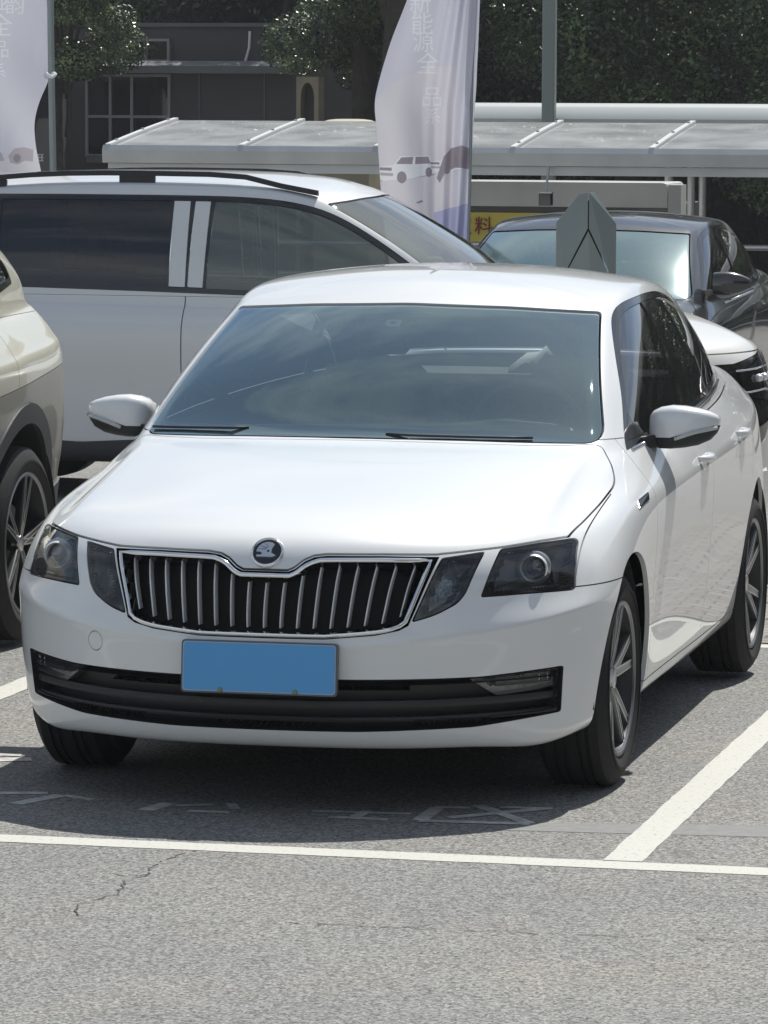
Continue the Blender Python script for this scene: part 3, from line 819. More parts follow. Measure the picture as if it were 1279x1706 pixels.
    b = MB(); b.prism(rrect(.2235, .0735, .012), -.003, .014); b.xform(Mx); b.build('frame', mat('plate frame', (.10, .105, .12), .35), pl, .5)
    b = MB(); b.prism(rrect(.219, .069, .010), -.0045, -.0025); b.xform(Mx); b.build('border', mat('pale blue edge', (.30, .42, .60), .4), pl)
    b = MB(); b.prism(rrect(.2155, .0655, .009), -.006, -.004); b.xform(Mx); b.build('plate_sheet', mat('blue plate enamel', (.085, .34, .68), .42), pl)
    for bx in (-.11, .105):
        b = MB(); b.lathe([(-.0085, .0005), (-.0085, .006), (-.005, .008)], 12, (bx, 0, -.064), 'y'); b.xform(Mx); b.build('bolt', mat('aged bolt', (.22, .24, .12), .5, metal=.6), pl)
    # glass house
    w = surf_obj('windshield', wsS.offset(-.003), WINDSHIELD, car)
    def f_frit(P):
        wp = [(-.3, 1.330), (0, 1.338), (.318, 1.330), (.545, 1.315), (.672, 1.012), (.335, 1.014), (0, 1.016), (-.3, 1.014)]
        wp = smooth_poly(wp, [0, .05, .05, .02, .03, .05, .05, 0]); return sd_poly(wp, X(P), P[:, 2])
    _, frit = wsS.carve(f_frit, .0, 3)
    surf_obj('frit_band', frit.offset(-.006), mat('ceramic frit', (.085, .11, .112), .45), w)
    b = MB(); b.prism(rrect(.024, .017, .006), -.002, .0, 'z'); b.xform(Matrix.Translation((-.035, .873, 1.302)) @ Matrix.Rotation(math.radians(32), 4, 'X')); b.build('sticker', mat('pale sticker', (.5, .53, .55), .5), w)
    b = MB(); b.lathe([(0, .010), (.0, .0005)], 14, axis='z'); b.xform(Matrix.Translation((-.035, .8715, 1.3035)) @ Matrix.Rotation(math.radians(32), 4, 'X')); b.build('sticker_mark', GLOSS_BLACK, w)
    b = MB(); b.prism(rrect(.026, .008, .007), -.004, .0, 'z'); b.xform(Matrix.Translation((.035, .885, 1.300)) @ Matrix.Rotation(math.radians(32), 4, 'X')); b.build('rain_sensor', BLACK_PLASTIC, w)
    # side glass: pillar strips, panes
    def ybetween(a, b_): return lambda P: np.maximum(np.interp(P[:, 2], *a) - P[:, 1], P[:, 1] - np.interp(P[:, 2], *b_))
    inset = lambda P: sd_poly(dlo, P[:, 1], P[:, 2]) + .020
    paneS, frameS = dloS.carve(inset, .001, 3)
    zz = [.95, 1.38]
    bp1 = (zz, [1.515, 1.45]); bp2 = (zz, [1.60, 1.535]); tri1 = ([.95, 1.1], [.70, .70]); q1 = (zz, [2.50, 2.38]); q2 = (zz, [2.53, 2.41])
    triS, paneS = paneS.carve(lambda P: P[:, 1] - .70, .001, 2)
    fr, paneS = paneS.carve(ybetween(bp1, bp2), .001, 2)
    rr, paneS = paneS.carve(ybetween(q1, q2), .001, 2)
    fgl, paneS = paneS.carve(lambda P: P[:, 1] - 1.56, .001, 1)
    rgl, qgl = paneS.carve(lambda P: P[:, 1] - 2.45, .001, 1)
    for nm, s, m_ in (('side_glass', fgl, TINTED), ('side_glass', rgl, PRIVACY), ('quarter_glass', qgl, PRIVACY)):
        for q in s.split_x():
            if len(q.T): surf_obj(nm, q.offset(-.006), m_, car)
    for s in (frameS, triS, fr, rr):
        for q in s.split_x():
            if len(q.T): surf_obj('window_trim', q.offset(-.0015).lipped(.02), GLOSS_BLACK, car)
    for sg in (1, -1):
        b = MB(); P = [(sg * (side_x(y, z) + .002), y, z) for y, z in ((.56, .944), (.9, .962), (1.3, .979), (1.75, .995), (2.14, 1.007), (2.5, 1.016), (2.79, 1.020))]
        b.tube(P, .006, 6); b.build('belt_moulding', CHROME, car, 3.2)
        # fender badge
        b = MB(); vv = [(.185, .800), (.345, .812), (.375, .832), (.215, .820)]
        st = [[(side_x(y, z) + d, y, z) for y, z in vv] for d in (-.004, .005)]
        b.add(*loft(st));
        if sg < 0: b.mirror_x()
        b.build('fender_vent', mat('smoked chrome', (.13, .13, .13), .2, metal=1), car, bevel=.002)
    # door mirrors
    for sg in (1, -1):
        mr = empty('door_mirror'); mr.parent = car
        def shell(z_lo, z_hi, grow=0.0):
            xs = [.795, .80, .812, .835, .87, .91, .95, .985, 1.005, 1.013]
            zt = [1.020, 1.044, 1.058, 1.069, 1.075, 1.073, 1.066, 1.056, 1.046, 1.036]
            zb = [.968, .952, .944, .940, .940, .944, .952, .968, .990, 1.010]
            yf = [.70, .665, .645, .630, .622, .625, .635, .655, .675, .692]
            yb = [.72, .735, .742, .746, .748, .748, .746, .742, .735, .722]
            st = []
            for x, a, c_, f_, k in zip(xs, zt, zb, yf, yb):
                cz, cy = (a + c_) / 2, (f_ + k) / 2; hz, hy = (a - c_) / 2, (k - f_) / 2; ring = []
                for t in np.linspace(0, 2 * math.pi, 24, endpoint=False):
                    cc, ss = math.cos(t), math.sin(t); e = .55
                    yy = cy + hy * math.copysign(abs(cc) ** e, cc); zv = cz + hz * math.copysign(abs(ss) ** e, ss)
                    zcut_hi = z_hi(x); zcut_lo = z_lo(x)
                    ring.append((x, yy, min(max(zv, zcut_lo), zcut_hi)))
                st.append(ring)
            return loft(st)
        cut = lambda x: np.interp(x, [.79, .88, .94, 1.02], [.976, .978, 1.000, 1.016])
        for nm, lo, hi, m_ in (('mirror_cap', cut, lambda x: 9, WHITE_PAINT), ('mirror_base', lambda x: -9, lambda x: cut(x) - .002, BLACK_PLASTIC)):
            b = MB(); b.add(*shell(lo, hi))
            if sg < 0: b.mirror_x()
            b.build(nm, m_, mr, 1.0)
        b = MB(); P = [(sg * x, y, cut(x) - .006) for x, y in ((.885, .621), (.92, .624), (.95, .632), (.985, .652), (1.008, .674))]
        b.tube(P, .0065, 6); b.build('indicator', mat('indicator lens', (.45, .47, .47), .15, coat=1), mr, 3.2)
        b = MB(); st = [[(sg * x, y + dy, z + dz) for dy, dz in ((-.03, -.02), (.03, -.02), (.03, .02), (-.03, .02))] for x, y, z in ((.735, .60, .962), (.78, .63, .960), (.84, .68, .966))]
        b.add(*loft(st)); b.build('mirror_arm', BLACK_PLASTIC, mr, bevel=.006)
        b = MB(); b.prism([(.805, .960), (.99, .985), (1.0, 1.03), (.93, 1.062), (.83, 1.060), (.805, 1.04)], .750, .752)
        if sg < 0: b.mirror_x()
        b.build('mirror_glass', CHROME, mr); mr.location = (0, .11, -.008)
    # wipers
    for x0, x1, yy in ((.52, .08, 0), (-.69, -.36, 0)):
        b = MB(); pts = []
        for t in np.linspace(0, 1, 7):
            x = x0 + (x1 - x0) * t; m = (np.abs(V[:, 0] - x) < .06) & (V[:, 2] > .96) & (V[:, 1] < .9); W = V[m]
            z = (.998 + .010 * t) if x0 < 0 else (.995 + .006 * t)
            i = np.argmin((W[:, 0] - x) ** 2 + (W[:, 2] - z) ** 2); pts.append((x, W[i, 1] - .012, z - .004))
        b.tube(pts, .0045, 6); wp = b.build('wiper', BLACK_PLASTIC, car, 3.2)
        b = MB(); b.tube([(p[0], p[1] + .012, p[2] - .012) for p in pts], .004, 5); b.build('wiper_blade', RUBBER, wp, 3.2)
    cowl = MB(); st = []
    for x in np.linspace(-.60, .60, 15):
        yb = np.interp(abs(x), [0, .335, .5, .62, .72], [.235, .248, .283, .338, .395])
        st.append([(x, yb - .03, .955), (x, yb - .03, .963), (x, yb + .06, .975), (x, yb + .06, .955)])
    cowl.add(*loft(st)); cowl.build('cowl', BLACK_PLASTIC, car)
    # cabin
    CLOTH = mat('dark seat cloth', (.20, .205, .205), .85, noise=(40, .2)); PALE = mat('pale headliner', (.42, .42, .40), .85)
    b = MB(); b.box((-.66, .50, .25), (.66, 3.0, .30)); b.build('cabin_floor', LINING, car)
    b = MB(); st = []
    for x in np.linspace(-.69, .69, 13):
        k = .02 * math.cos(x * 2.2); hood_ = .035 * math.exp(-((x - .36) / .16) ** 2)
        st.append([(x, .36 + .12 * (abs(x) / .7) ** 2, .955), (x, .62, .975 + k), (x, .86, .965 + k + hood_), (x, .98, .93 + hood_), (x, 1.02, .80), (x, .5, .70)])
    b.add(*loft(st)); b.build('dashboard', mat('dash plastic', (.13, .135, .135), .6), car, .6)
    b = MB()
    ring = [(.36 + .185 * math.cos(a), 1.10 - .045 * math.sin(a), .93 + .18 * math.sin(a)) for a in np.linspace(0, 2 * math.pi, 32, endpoint=False)]
    b.tube(ring, .016, 8, closed=True); sw = b.build('steering_wheel', mat('wheel leather', (.10, .10, .10), .45), car, 3.2)
    b = MB(); b.lathe([(1.07, .001), (1.065, .07), (1.10, .075), (1.13, .04)], 20, (.36, 0, .93), 'y')
    for a in (0, math.pi, -math.pi / 2): b.bar((.36 + .06 * math.cos(a), 1.10, .93 + .06 * math.sin(a)), (.36 + .175 * math.cos(a), 1.10 - .04 * math.sin(a), .93 + .175 * math.sin(a)), .03, .02, (0, 1, 0))
    b.build('wheel_hub', BLACK_PLASTIC, sw, .6)
    for x in (-.36, .36):
        b = MB(); b.box((x - .25, 1.35, .42), (x + .25, 1.85, .58)); st = []
        for t, w_, d_ in ((0, .25, .10), (.3, .26, .11), (.7, .25, .09), (.92, .20, .07), (1, .15, .05)):
            y = 1.82 + .20 * t; z = .50 + .60 * t; st.append([(x - w_, y - d_ * .6, z), (x - w_ * .5, y - d_, z), (x + w_ * .5, y - d_, z), (x + w_, y - d_ * .6, z), (x + w_, y + d_ * .5, z), (x - w_, y + d_ * .5, z)])
        b.add(*loft(st)); se = b.build('seat', CLOTH, car, 1.0)
        b = MB(); st = []
        for t, w_, d_ in ((0, .10, .04), (.25, .135, .055), (.7, .13, .055), (1, .09, .035)):
            z = 1.135 + .17 * t; y = 2.03 + .02 * t; st.append([(x + w_ * math.cos(a), y + d_ * math.sin(a), z) for a in np.linspace(0, 2 * math.pi, 12, endpoint=False)])
        b.add(*loft(st)); b.build('headrest', CLOTH, se, 1.0)
    b = MB(); b.box((-.64, 2.35, .42), (.64, 2.7, .60)); b.box((-.60, 2.60, .5), (.60, 2.72, 1.02)); b.build('rear_seat', CLOTH, car, bevel=.05)
    b = MB(); b.prism(smooth_poly([(-.115, -.032), (.115, -.028), (.12, .03), (-.12, .034)], .02), -.012, .012); b.xform(Matrix.Translation((0, .97, 1.275)) @ Matrix.Rotation(.2, 4, 'Z')); im = b.build('rearview_mirror', BLACK_PLASTIC, car)
    b = MB(); b.tube([(0, .97, 1.29), (0, .93, 1.33)], .012, 8); b.build('mirror_stalk', BLACK_PLASTIC, im)
    # folded pale sunshade lying behind the glass (seen as a light wedge near the top right)
    b = MB(); b.box((-.55, 2.74, 1.0), (.55, 3.16, 1.03)); b.build('parcel_shelf', LINING, car)
    b = MB(); st = []
    for t in np.linspace(0, 1, 9):
        x = -.06 + .36 * t; h = .03 + .085 * math.sin(min(1, t * 1.15) * math.pi * .75) + .012 * math.sin(t * 19)
        st.append([(x, 2.80, 1.031), (x, 2.82, 1.031 + h * .7), (x, 2.92, 1.031 + h), (x, 3.02, 1.031 + h * .8), (x, 3.06, 1.031)])
    b.add(*loft(st)); b.build('folded_cloth', PALE, car, 1.2)
    return car
hero = hero_car()
# ------------------------------------------------------------ the other vehicles: same topology, other proportions
def warped(ym, zm, xs, zfix=None):
    out = []
    for r in hero_rings():
        row = []
        for x, y, z in r:
            z2 = float(np.interp(z, zm[0], zm[1])); y2 = float(np.interp(y, ym[0], ym[1])); row.append((x * float(np.interp(z2, xs[0], xs[1])), y2, zfix(y2, z2) if zfix else z2))
        out.append(row)
    return out

def other_car(name, label, loc, rz, ym, zm, xs, paint, dlo, panes, wb, wr, rim_r, wx=.86, arch_r=.42, pillar=None, clad=None, rails=False, glass_m=TINTED, lamps=None,
              mirror=(.80, .70, 1.02), fascia=None, wheels_at=None, base_z=None, ws_glass=WINDSHIELD, seams=(), mirror_mat=None, res=(8, 6), zfix=None, painted_shade=None):
    car = empty(name, loc, rz, label, 'car', 'parked cars')
    V, N, T = ring_surface(warped(ym, zm, xs, zfix), *res); rest = Surf(V, N, T)
    X = lambda P: np.abs(P[:, 0])
    Z = lambda z: float(np.interp(z, zm[0], zm[1])); Y = lambda y: float(np.interp(y, ym[0], ym[1]))
    def MX(x, z): return x * float(np.interp(Z(z), xs[0], xs[1]))
    ws = smooth_poly([(MX(-.3, 1.35), Z(1.3525)), (0, Z(1.3605)), (MX(.318, 1.35), Z(1.352)), (MX(.588, 1.335), Z(1.3355)), (MX(.722, .974), Z(.976)), (MX(.335, .98), Z(.9855)), (0, Z(.989)), (MX(-.3, .98), Z(.985))], [0, .05, .05, .012, .05, .05, .05, 0])
    wsS, rest = rest.carve(lambda P: np.maximum(sd_poly(ws, X(P), P[:, 2]), P[:, 1] - Y(1.6)), .006, 3)
    dl, rest = rest.carve(lambda P: np.maximum(sd_poly(dlo, P[:, 1], P[:, 2]), .45 - X(P)), .001, 3)
    rg = [(MX(-.3, 1.25), Z(1.265)), (MX(.45, 1.22), Z(1.225)), (MX(.60, 1.08), Z(1.075)), (MX(-.3, 1.08), Z(1.08))]
    rgS, rest = rest.carve(lambda P: np.maximum(sd_poly(rg, X(P), P[:, 2]), Y(2.3) - P[:, 1]), .005, 2)
    def f_arch(P):
        d = np.full(len(P), 9.0)
        for cy in (0, wb): d = np.minimum(d, np.hypot(P[:, 1] - cy, P[:, 2] - wr) - arch_r)
        return np.maximum(d, .66 - X(P))
    _, rest = rest.carve(f_arch, .0005, 3)
    lin = rest.lining(.02, Z(1.395))
    if painted_shade:  # lower rear body gets a darker paint standing for its shade
        tt, rest = rest.carve(lambda P: np.maximum.reduce([P[:, 2] - np.interp(P[:, 1], painted_shade[1], painted_shade[2]), painted_shade[1][0] - P[:, 1]]), .003, 3)
        if clad:
            def f_c2(P):
                d = np.full(len(P), 9.0)
                for cy in (0, wb): d = np.minimum(d, np.hypot(P[:, 1] - cy, P[:, 2] - wr) - arch_r - clad[0])
                return np.minimum(d, P[:, 2] - np.interp(P[:, 1], clad[1], clad[2]))
            c2, tt = tt.carve(f_c2, .002, 3)
            surf_obj('wheel_arch_cladding', c2.lipped(.02, .010), mat('grey plastic cladding', (.045, .047, .052), .5), car)
        surf_obj('shaded_lower_rear', tt.lipped(.014), painted_shade[0], car)
    if clad:
        def f_clad(P):
            d = np.full(len(P), 9.0)
            for cy in (0, wb): d = np.minimum(d, np.hypot(P[:, 1] - cy, P[:, 2] - wr) - arch_r - clad[0])
            return np.minimum(d, P[:, 2] - np.interp(P[:, 1], clad[1], clad[2]))
        cl, rest = rest.carve(f_clad, .002, 3)
        surf_obj('lower_cladding', cl.lipped(.02, .010), mat('grey plastic cladding', (.045, .047, .052), .5), car)
    if fascia:
        fs, rest = rest.carve(lambda P: np.maximum(sd_poly([(MX(a, .6) if a > 0 else a, Z(b)) for a, b in fascia], X(P), P[:, 2]), P[:, 1] + .05), .004, 3)
        surf_obj('front_fascia', fs.lipped(.02, -.004), GLOSS_BLACK, car)
    if lamps:
        lp = [(MX(a, .7), Z(b)) for a, b in lamps]
        for src in ('x',):
            ff = lambda P: np.maximum(sd_poly(lp, X(P), P[:, 2]), P[:, 1] + .02)
            base = fs if fascia else rest
            ls, rest2 = base.carve(ff, .004, 3)
            if not fascia: rest = rest2
            for q in ls.split_x():
                if len(q.T) == 0: continue
                hl = empty('headlamp'); hl.parent = car
                surf_obj('lens', q.offset(.006), LENS, hl); surf_obj('reflector', q.offset(-.02), mat('lamp bowl chrome', (.75, .76, .76), .2, metal=.6, bump=(9, .06)), hl)
    hc = [(MX(x, .9), Y(y)) for x, y in ((-.3, -1.2), (.72, -1.2), (.767, -.392), (.783, -.245), (.795, -.03), (.797, .169), (.765, .32), (.722, .400), (.62, .333), (.335, .243), (-.3, .232))]
    hoodS, rest = rest.carve(lambda P: np.maximum.reduce([sd_poly(hc, X(P), P[:, 1]), Z(.745) - P[:, 2]]), .006, 2)
    if len(hoodS.T): surf_obj('hood', hoodS.lipped(.014), paint, car)
    tp = lambda P: Z(1.005) - P[:, 2] - 0 * P[:, 0]
    roofS, rest = rest.carve(tp, .002, 2)
    surf_obj('roof', roofS.lipped(.012), paint, car)
    ys = sorted(seams); prev = rest; names = ['front_body'] + ['front_door', 'rear_door'][:max(0, len(ys) - 1)]
    for y, nm in zip(ys, names):
        a, prev = prev.carve(lambda P, y=y: P[:, 1] - y, .006, 2)
        for q in (a.split_x() if 'door' in nm else (a,)):
            if len(q.T):
                o = surf_obj(nm, q.lipped(.014), paint, car)
    surf_obj('rear_body', prev.lipped(.012), paint, car)
    surf_obj('body_lining', lin, LINING, car)
    w = surf_obj('windshield', wsS.offset(-.003), ws_glass, car)
    if len(rgS.T): surf_obj('rear_window', rgS, PRIVACY, car)
    # side panes; whatever is between them is trim or painted pillar
    rem = dl
    for y0, y1, m_, sh in panes:
        inset = (lambda P: np.maximum.reduce([sd_poly(dlo, P[:, 1], P[:, 2]) + .028, (y0 - sh * (P[:, 2] - Z(1.0))) - P[:, 1], P[:, 1] - (y1 - sh * (P[:, 2] - Z(1.0)))]))
        g_, rem = rem.carve(inset, .001, 3)
        for q in g_.split_x():
            if len(q.T): surf_obj('side_glass', q.offset(-.006), m_, car)
    if pillar:
        for y0, y1, sh in pillar:
            p_, rem = rem.carve(lambda P: np.maximum.reduce([sd_poly(dlo, P[:, 1], P[:, 2]) + .030, (y0 - sh * (P[:, 2] - Z(1.0))) - P[:, 1], P[:, 1] - (y1 - sh * (P[:, 2] - Z(1.0)))]), .003, 3)
            for q in p_.split_x():
                if len(q.T): surf_obj('pillar_panel', q.lipped(.01, .003), paint, car)
    for q in rem.split_x(): surf_obj('window_trim', q.lipped(.015), GLOSS_BLACK, car)
    # cabin and wheels
    b = MB(); b.box((-.58, -.6, .24), (.58, Y(3.5), .32)); b.box((-.74, .5, .26), (.74, wb - .45, .33)); b.build('underbody', BLACK_PLASTIC, car)
    b = MB(); b.box((-.66, Y(.45), Z(.80)), (.66, Y(.9), Z(.975))); b.build('dashboard', LINING, car, bevel=.05)
    for yy in (Y(1.9), Y(2.6)):
        for x in (-.36, .36):
            b = MB(); b.box((x - .24, yy - .5, Z(.5)), (x + .24, yy, Z(.62))); b.box((x - .24, yy - .1, Z(.55)), (x + .24, yy + .06, Z(1.08))); b.box((x - .13, yy - .06, Z(1.09)), (x + .13, yy + .03, Z(1.24)))
            b.build('seat', mat('dark seat cloth', (.045, .047, .05)), car, bevel=.03)
    for sg in (1, -1):
        for cy in (0, wb):
            b = MB(); b.lathe([(sg * .56, .05), (sg * .58, arch_r + .004), (sg * (wx - .03), arch_r + .004)], 32, (0, cy, wr), 'x', .02, math.pi - .02)
            b.build('wheel_arch_liner', BLACK_PLASTIC, car, recalc=False)
            wheel(car, sg * wx, cy, wr, rim_r, .22, sg, style='thin', rot=.12)
    # mirrors
    mx_, my_, mz_ = mirror
    for sg in (1, -1):
        b = MB(); st = []
        for t in np.linspace(0, 1, 8):
            x = mx_ + .215 * t; hz = (.066 + .010 * math.sin(t * 3)) * (1 - .55 * t ** 3); hy = .060 * (1 - .5 * t ** 3)
            st.append([(x, my_ + .03 * t + hy * math.copysign(abs(math.cos(a)) ** .6, math.cos(a)), mz_ + .05 + hz * math.copysign(abs(math.sin(a)) ** .6, math.sin(a))) for a in np.linspace(0, 2 * math.pi, 16, endpoint=False)])
        b.add(*loft(st)); b.bar((mx_ - .06, my_ - .02, mz_ - .01), (mx_ + .05, my_, mz_ + .0), .05, .035)
        if sg < 0: b.mirror_x()
        b.build('door_mirror', mirror_mat or paint, car, 1.0)
    if rails:
        for sg in (1, -1):
            P = []
            for t in np.linspace(0, 1, 15):
                y = lerp(rails[0], rails[1], t); m_ = (V[:, 2] > Z(1.37)) & (V[:, 0] > .3); W = V[m_]
                tx = rails[2]; i = np.argsort((W[:, 1] - y) ** 2 + 2 * (W[:, 0] - tx) ** 2)[:4]
                z = W[i, 2].mean() + .002 + .046 * min(1, math.sin(math.pi * t) * 2.2)
                P.append((sg * tx, y, z))
            b = MB(); st = [[(p[0] - .018, p[1], p[2] - .014), (p[0] + .018, p[1], p[2] - .014), (p[0] + .012, p[1], p[2] + .014), (p[0] - .012, p[1], p[2] + .014)] for p in P]
            b.add(*loft(st)); rl = b.build('roof_rail', BLACK_PLASTIC, car, .8)
            for tt in (.36, .66):
                b = MB(); y = lerp(rails[0], rails[1], tt); i = np.argsort((W[:, 1] - y) ** 2 + 2 * (W[:, 0] - tx) ** 2)[:4]; z0 = W[i, 2].mean()
                b.box((sg * tx - .016, y - .10, z0 - .01), (sg * tx + .016, y + .10, z0 + .045)); b.build('rail_foot', BLACK_PLASTIC, rl, bevel=.006)
    return car, V

GROUND_SLOPE = -.02
def gz(y): return GROUND_SLOPE * max(0.0, min(y, 42) - 2)

PEARL = mat('pearl white paint', (.64, .665, .675), .35, coat=1.0, coat_rough=.02, noise=(1.5, .015))
CREAM = mat('cream car paint', (.62, .60, .50), .38, coat=1.0, coat_rough=.03, noise=(1.5, .015))
BLACK_PAINT = mat('black car paint', (.018, .021, .024), .25, coat=1.0, coat_rough=.02)
WHITE_B = mat('warm white car paint', (.74, .735, .70), .36, coat=1.0, coat_rough=.03)

# side-on suv behind, nose to the right
VZ = ([0, .2, .42, .79, .985, 1.366, 1.46], [0, .24, .50, .90, 1.09, 1.665, 1.785])
VY = ([-.9, -.3, 0, .45, 1.09, 1.55, 1.9, 2.35, 2.686, 3.37, 3.79], [-.95, -.3, 0, .27, 1.10, 1.80, 2.6, 3.35, 3.65, 4.15, 4.30])
vdlo = catmull([(.38, 1.13), (.56, 1.27), (.80, 1.43), (1.02, 1.55), (1.22, 1.615), (1.48, 1.648), (1.9, 1.658), (2.8, 1.658), (3.4, 1.645), (3.8, 1.58)], 4) + [(3.95, 1.20), (3.2, 1.165), (2.6, 1.155), (2.1, 1.145), (1.3, 1.125), (.8, 1.11)]
van, vanV = other_car('parked_suv', 'pearl white suv with black roof rails parked side-on behind the white liftback', (-1.545, 11.16, gz(11.2)), math.pi / 2, VY, VZ, ([0, 2], [1.0, 1.0]), PEARL, vdlo,
    [(.3, 1.725, glass('suv front glass', (.5, .56, .54), 1.9, film=.24, film_col=(.36, .42, .39)), .06), (1.935, 2.90, PRIVACY, 0.0), (2.96, 4.0, PRIVACY, .0)], 3.05, .36, .25, wx=.87, arch_r=.41, pillar=[(1.735, 1.822, .03), (1.832, 1.925, .0)],
    clad=(.03, [-1, 1.2, 2.4, 4], [.38, .40, .33, .40]), rails=(1.15, 3.95, .575), seams=(.50, 1.827, 2.93), mirror=(.82, .82, 1.17), glass_m=PRIVACY, ws_glass=glass('suv windshield glass', (.5, .58, .55), 2.0, film=.22, film_col=(.42, .45, .40)))  # diffuse film lightens the suv windshield
for i, sx in enumerate((.02, .16)):
    b = MB(); b.prism(smooth_poly([(-.05, -.02), (.05, -.02), (.05, .02), (-.05, .02)], .008 if i == 0 else .02), 0, .002, 'z')
    b.xform(Matrix.Translation((-.40, .74 + sx * 2.2, 1.345 + sx * 1.1)) @ Matrix.Rotation(math.radians(31), 4, 'X')); b.build('screen_sticker', mat('white sticker', (.7, .72, .72), .5), van)

# cream suv, only its rear quarter is in the picture
CZ = ([0, .2, .42, .79, .985, 1.366, 1.46], [0, .27, .52, .93, 1.16, 1.66, 1.78])
CY = ([-.9, 0, .45, 1.09, 1.55, 2.3, 2.686, 2.8, 3.37, 3.79], [-.9, 0, .42, 1.1, 1.62, 2.6, 2.80, 3.30, 3.44, 3.46])
cdlo = catmull([(.66, 1.19), (.9, 1.36), (1.15, 1.53), (1.5, 1.655), (2.1, 1.67), (2.6, 1.65), (3.05, 1.60)], 4) + [(3.14, 1.30), (2.6, 1.235), (1.8, 1.20), (.9, 1.18)]
cream, _ = other_car('parked_suv', 'cream suv with grey wheel arch cladding cut off by the left edge of the photo', (-2.775, .21, 0), 0, CY, CZ, ([0, .30, .60, .97, 1.2, 2], [.98, .98, .995, 1.035, 1.035, 1.035]), CREAM, cdlo,
    [(.5, 1.60, TINTED, .06), (1.68, 2.62, PRIVACY, .05), (2.68, 3.2, PRIVACY, .15)], 2.70, .36, .262, wx=.89, arch_r=.445, clad=(.075, [-1, 0, 2.7, 4], [.42, .42, .46, .62]), seams=(.55, 1.64, 2.58), res=(10, 8), painted_shade=(mat('taupe painted shade', (.27, .258, .225), .4, coat=.6), [1.95, 3.5], [.90, 1.0]))  # taupe paints shade onto the cream body's lower rear

# black saloon farther back
BZ = ([0, .2, .42, .79, .985, 1.366, 1.46], [0, .2, .44, .83, 1.03, 1.43, 1.52])
BY = ([-.9, 0, .45, 1.09, 1.55, 2.686, 3.37, 3.79], [-.98, 0, .50, 1.18, 1.70, 2.98, 3.75, 4.2])
bdlo = catmull([(.56, .99), (.70, 1.09), (.92, 1.23), (1.15, 1.355), (1.37, 1.415), (1.6, 1.435), (2.0, 1.43), (2.4, 1.385), (2.8, 1.28), (3.1, 1.14)], 4) + [(3.1, 1.075), (2.4, 1.06), (1.7, 1.04), (.9, 1.01)]
blk, _ = other_car('parked_saloon', 'black saloon with a sun-glinting windshield behind the grey arrow shaped board', (-2.03, 13.75, gz(13.75)), math.radians(-1), BY, BZ, ([0, 2], [1.07, 1.07]), BLACK_PAINT, bdlo,
    [(.5, 1.68, TINTED, .1), (1.78, 2.72, TINTED, .1), (2.76, 3.2, PRIVACY, .15)], 2.98, .34, .24, wx=.92, arch_r=.39, seams=(.50, 1.72, 2.75), mirror=(.86, .75, 1.06), ws_glass=glass('sky sheen windshield', (.55, .66, .68), 3.0, film=.20, film_col=(.30, .52, .56), rough=.11, gcol=(.85, 1, 1)))  # teal film puts a sky sheen into the windshield colour
for sg in (1, -1):
    b = MB(); b.tube([(sg * .955, .60, 1.0), (sg * .96, 1.7, 1.035), (sg * .90, 2.6, 1.06), (sg * .82, 3.1, 1.08)], .007, 6); b.build('belt_chrome', CHROME, blk, 3.2)

# low white car whose nose shows between the liftback and the saloon
WZ = ([0, .2, .42, .75, .985, 1.366, 1.46], [0, .2, .46, .99, 1.18, 1.26, 1.29])
WY = ([-.9, 0, .45, 1.09, 1.55, 2.686, 3.37, 3.79], [-.85, 0, .85, 1.15, 1.25, 1.7, 1.85, 1.98])
wdlo = [(.98, 1.14), (1.1, 1.18), (1.3, 1.205), (1.5, 1.19), (1.6, 1.15), (1.3, 1.135)]
wh, _ = other_car('parked_coupe', 'white car with a black glass nose showing only its front corner by the right edge', (-.72, 7.47, -.12), math.radians(35), WY, WZ, ([0, 2], [1.0, 1.0]), WHITE_B, wdlo,
    [(.5, 1.28, PRIVACY, .1), (1.32, 2.3, PRIVACY, .1)], 1.50, .33, .235, wx=.84, arch_r=.38, seams=(.45, 1.1), zfix=lambda y, z: z - max(0, z - .6) * .55 * float(np.interp(y, [1.3, 1.9], [0, 1])), mirror=(.72, .95, 1.02), fascia=[(-.3, .715), (.5, .715), (.70, .735), (.80, .76), (.83, .62), (.70, .50), (.40, .40), (-.3, .40)],
    lamps=[(.52, .69), (.66, .715), (.84, .75), (.88, .66), (.80, .60), (.56, .62)])
for z, w_ in ((.66, .42), (.60, .44), (.54, .44)):
    b = MB(); b.add(*loft([[(x, -.80 + .30 * (x / .6) ** 2 + dy, z + dz) for dy, dz in ((0, -.006), (-.02, 0), (0, .006), (.03, 0))] for x in np.linspace(-w_, w_, 9)])); b.build('grille_bar', SATIN, wh)
for z in (.905, .80):
    W_ = _[(_[:, 0] > .3) & (_[:, 1] < .1)]; P_ = []
    for x in (.50, .58, .66, .73, .785):
        i_ = np.argmin((W_[:, 0] - x) ** 2 + (W_[:, 2] - z - .03 * (x - .5)) ** 2); P_.append((x, W_[i_, 1] - .012, W_[i_, 2]))
    b = MB(); b.tube(P_, .005, 6); b.build('light_strip', CHROME, wh, 3)
for q_ in range(3):
    b = MB(); b.lathe([(0, .001), (-.008, .010), (0, .017), (.012, .019)], 14, (P_[4][0] - .06 * q_, P_[4 - q_][1] - .004, .865), 'y'); b.build('led_module', mat('bright lamp ring', (.85, .86, .87)), wh, .8)
b = MB(); b.add(*loft([[(x, -.86 + .32 * (x / .75) ** 2 + dy, .44 + dz) for dy, dz in ((0, -.03), (-.03, 0), (0, .03), (.06, 0))] for x in np.linspace(-.72, .72, 13)])); b.build('bumper_blade', WHITE_B, wh, .8)
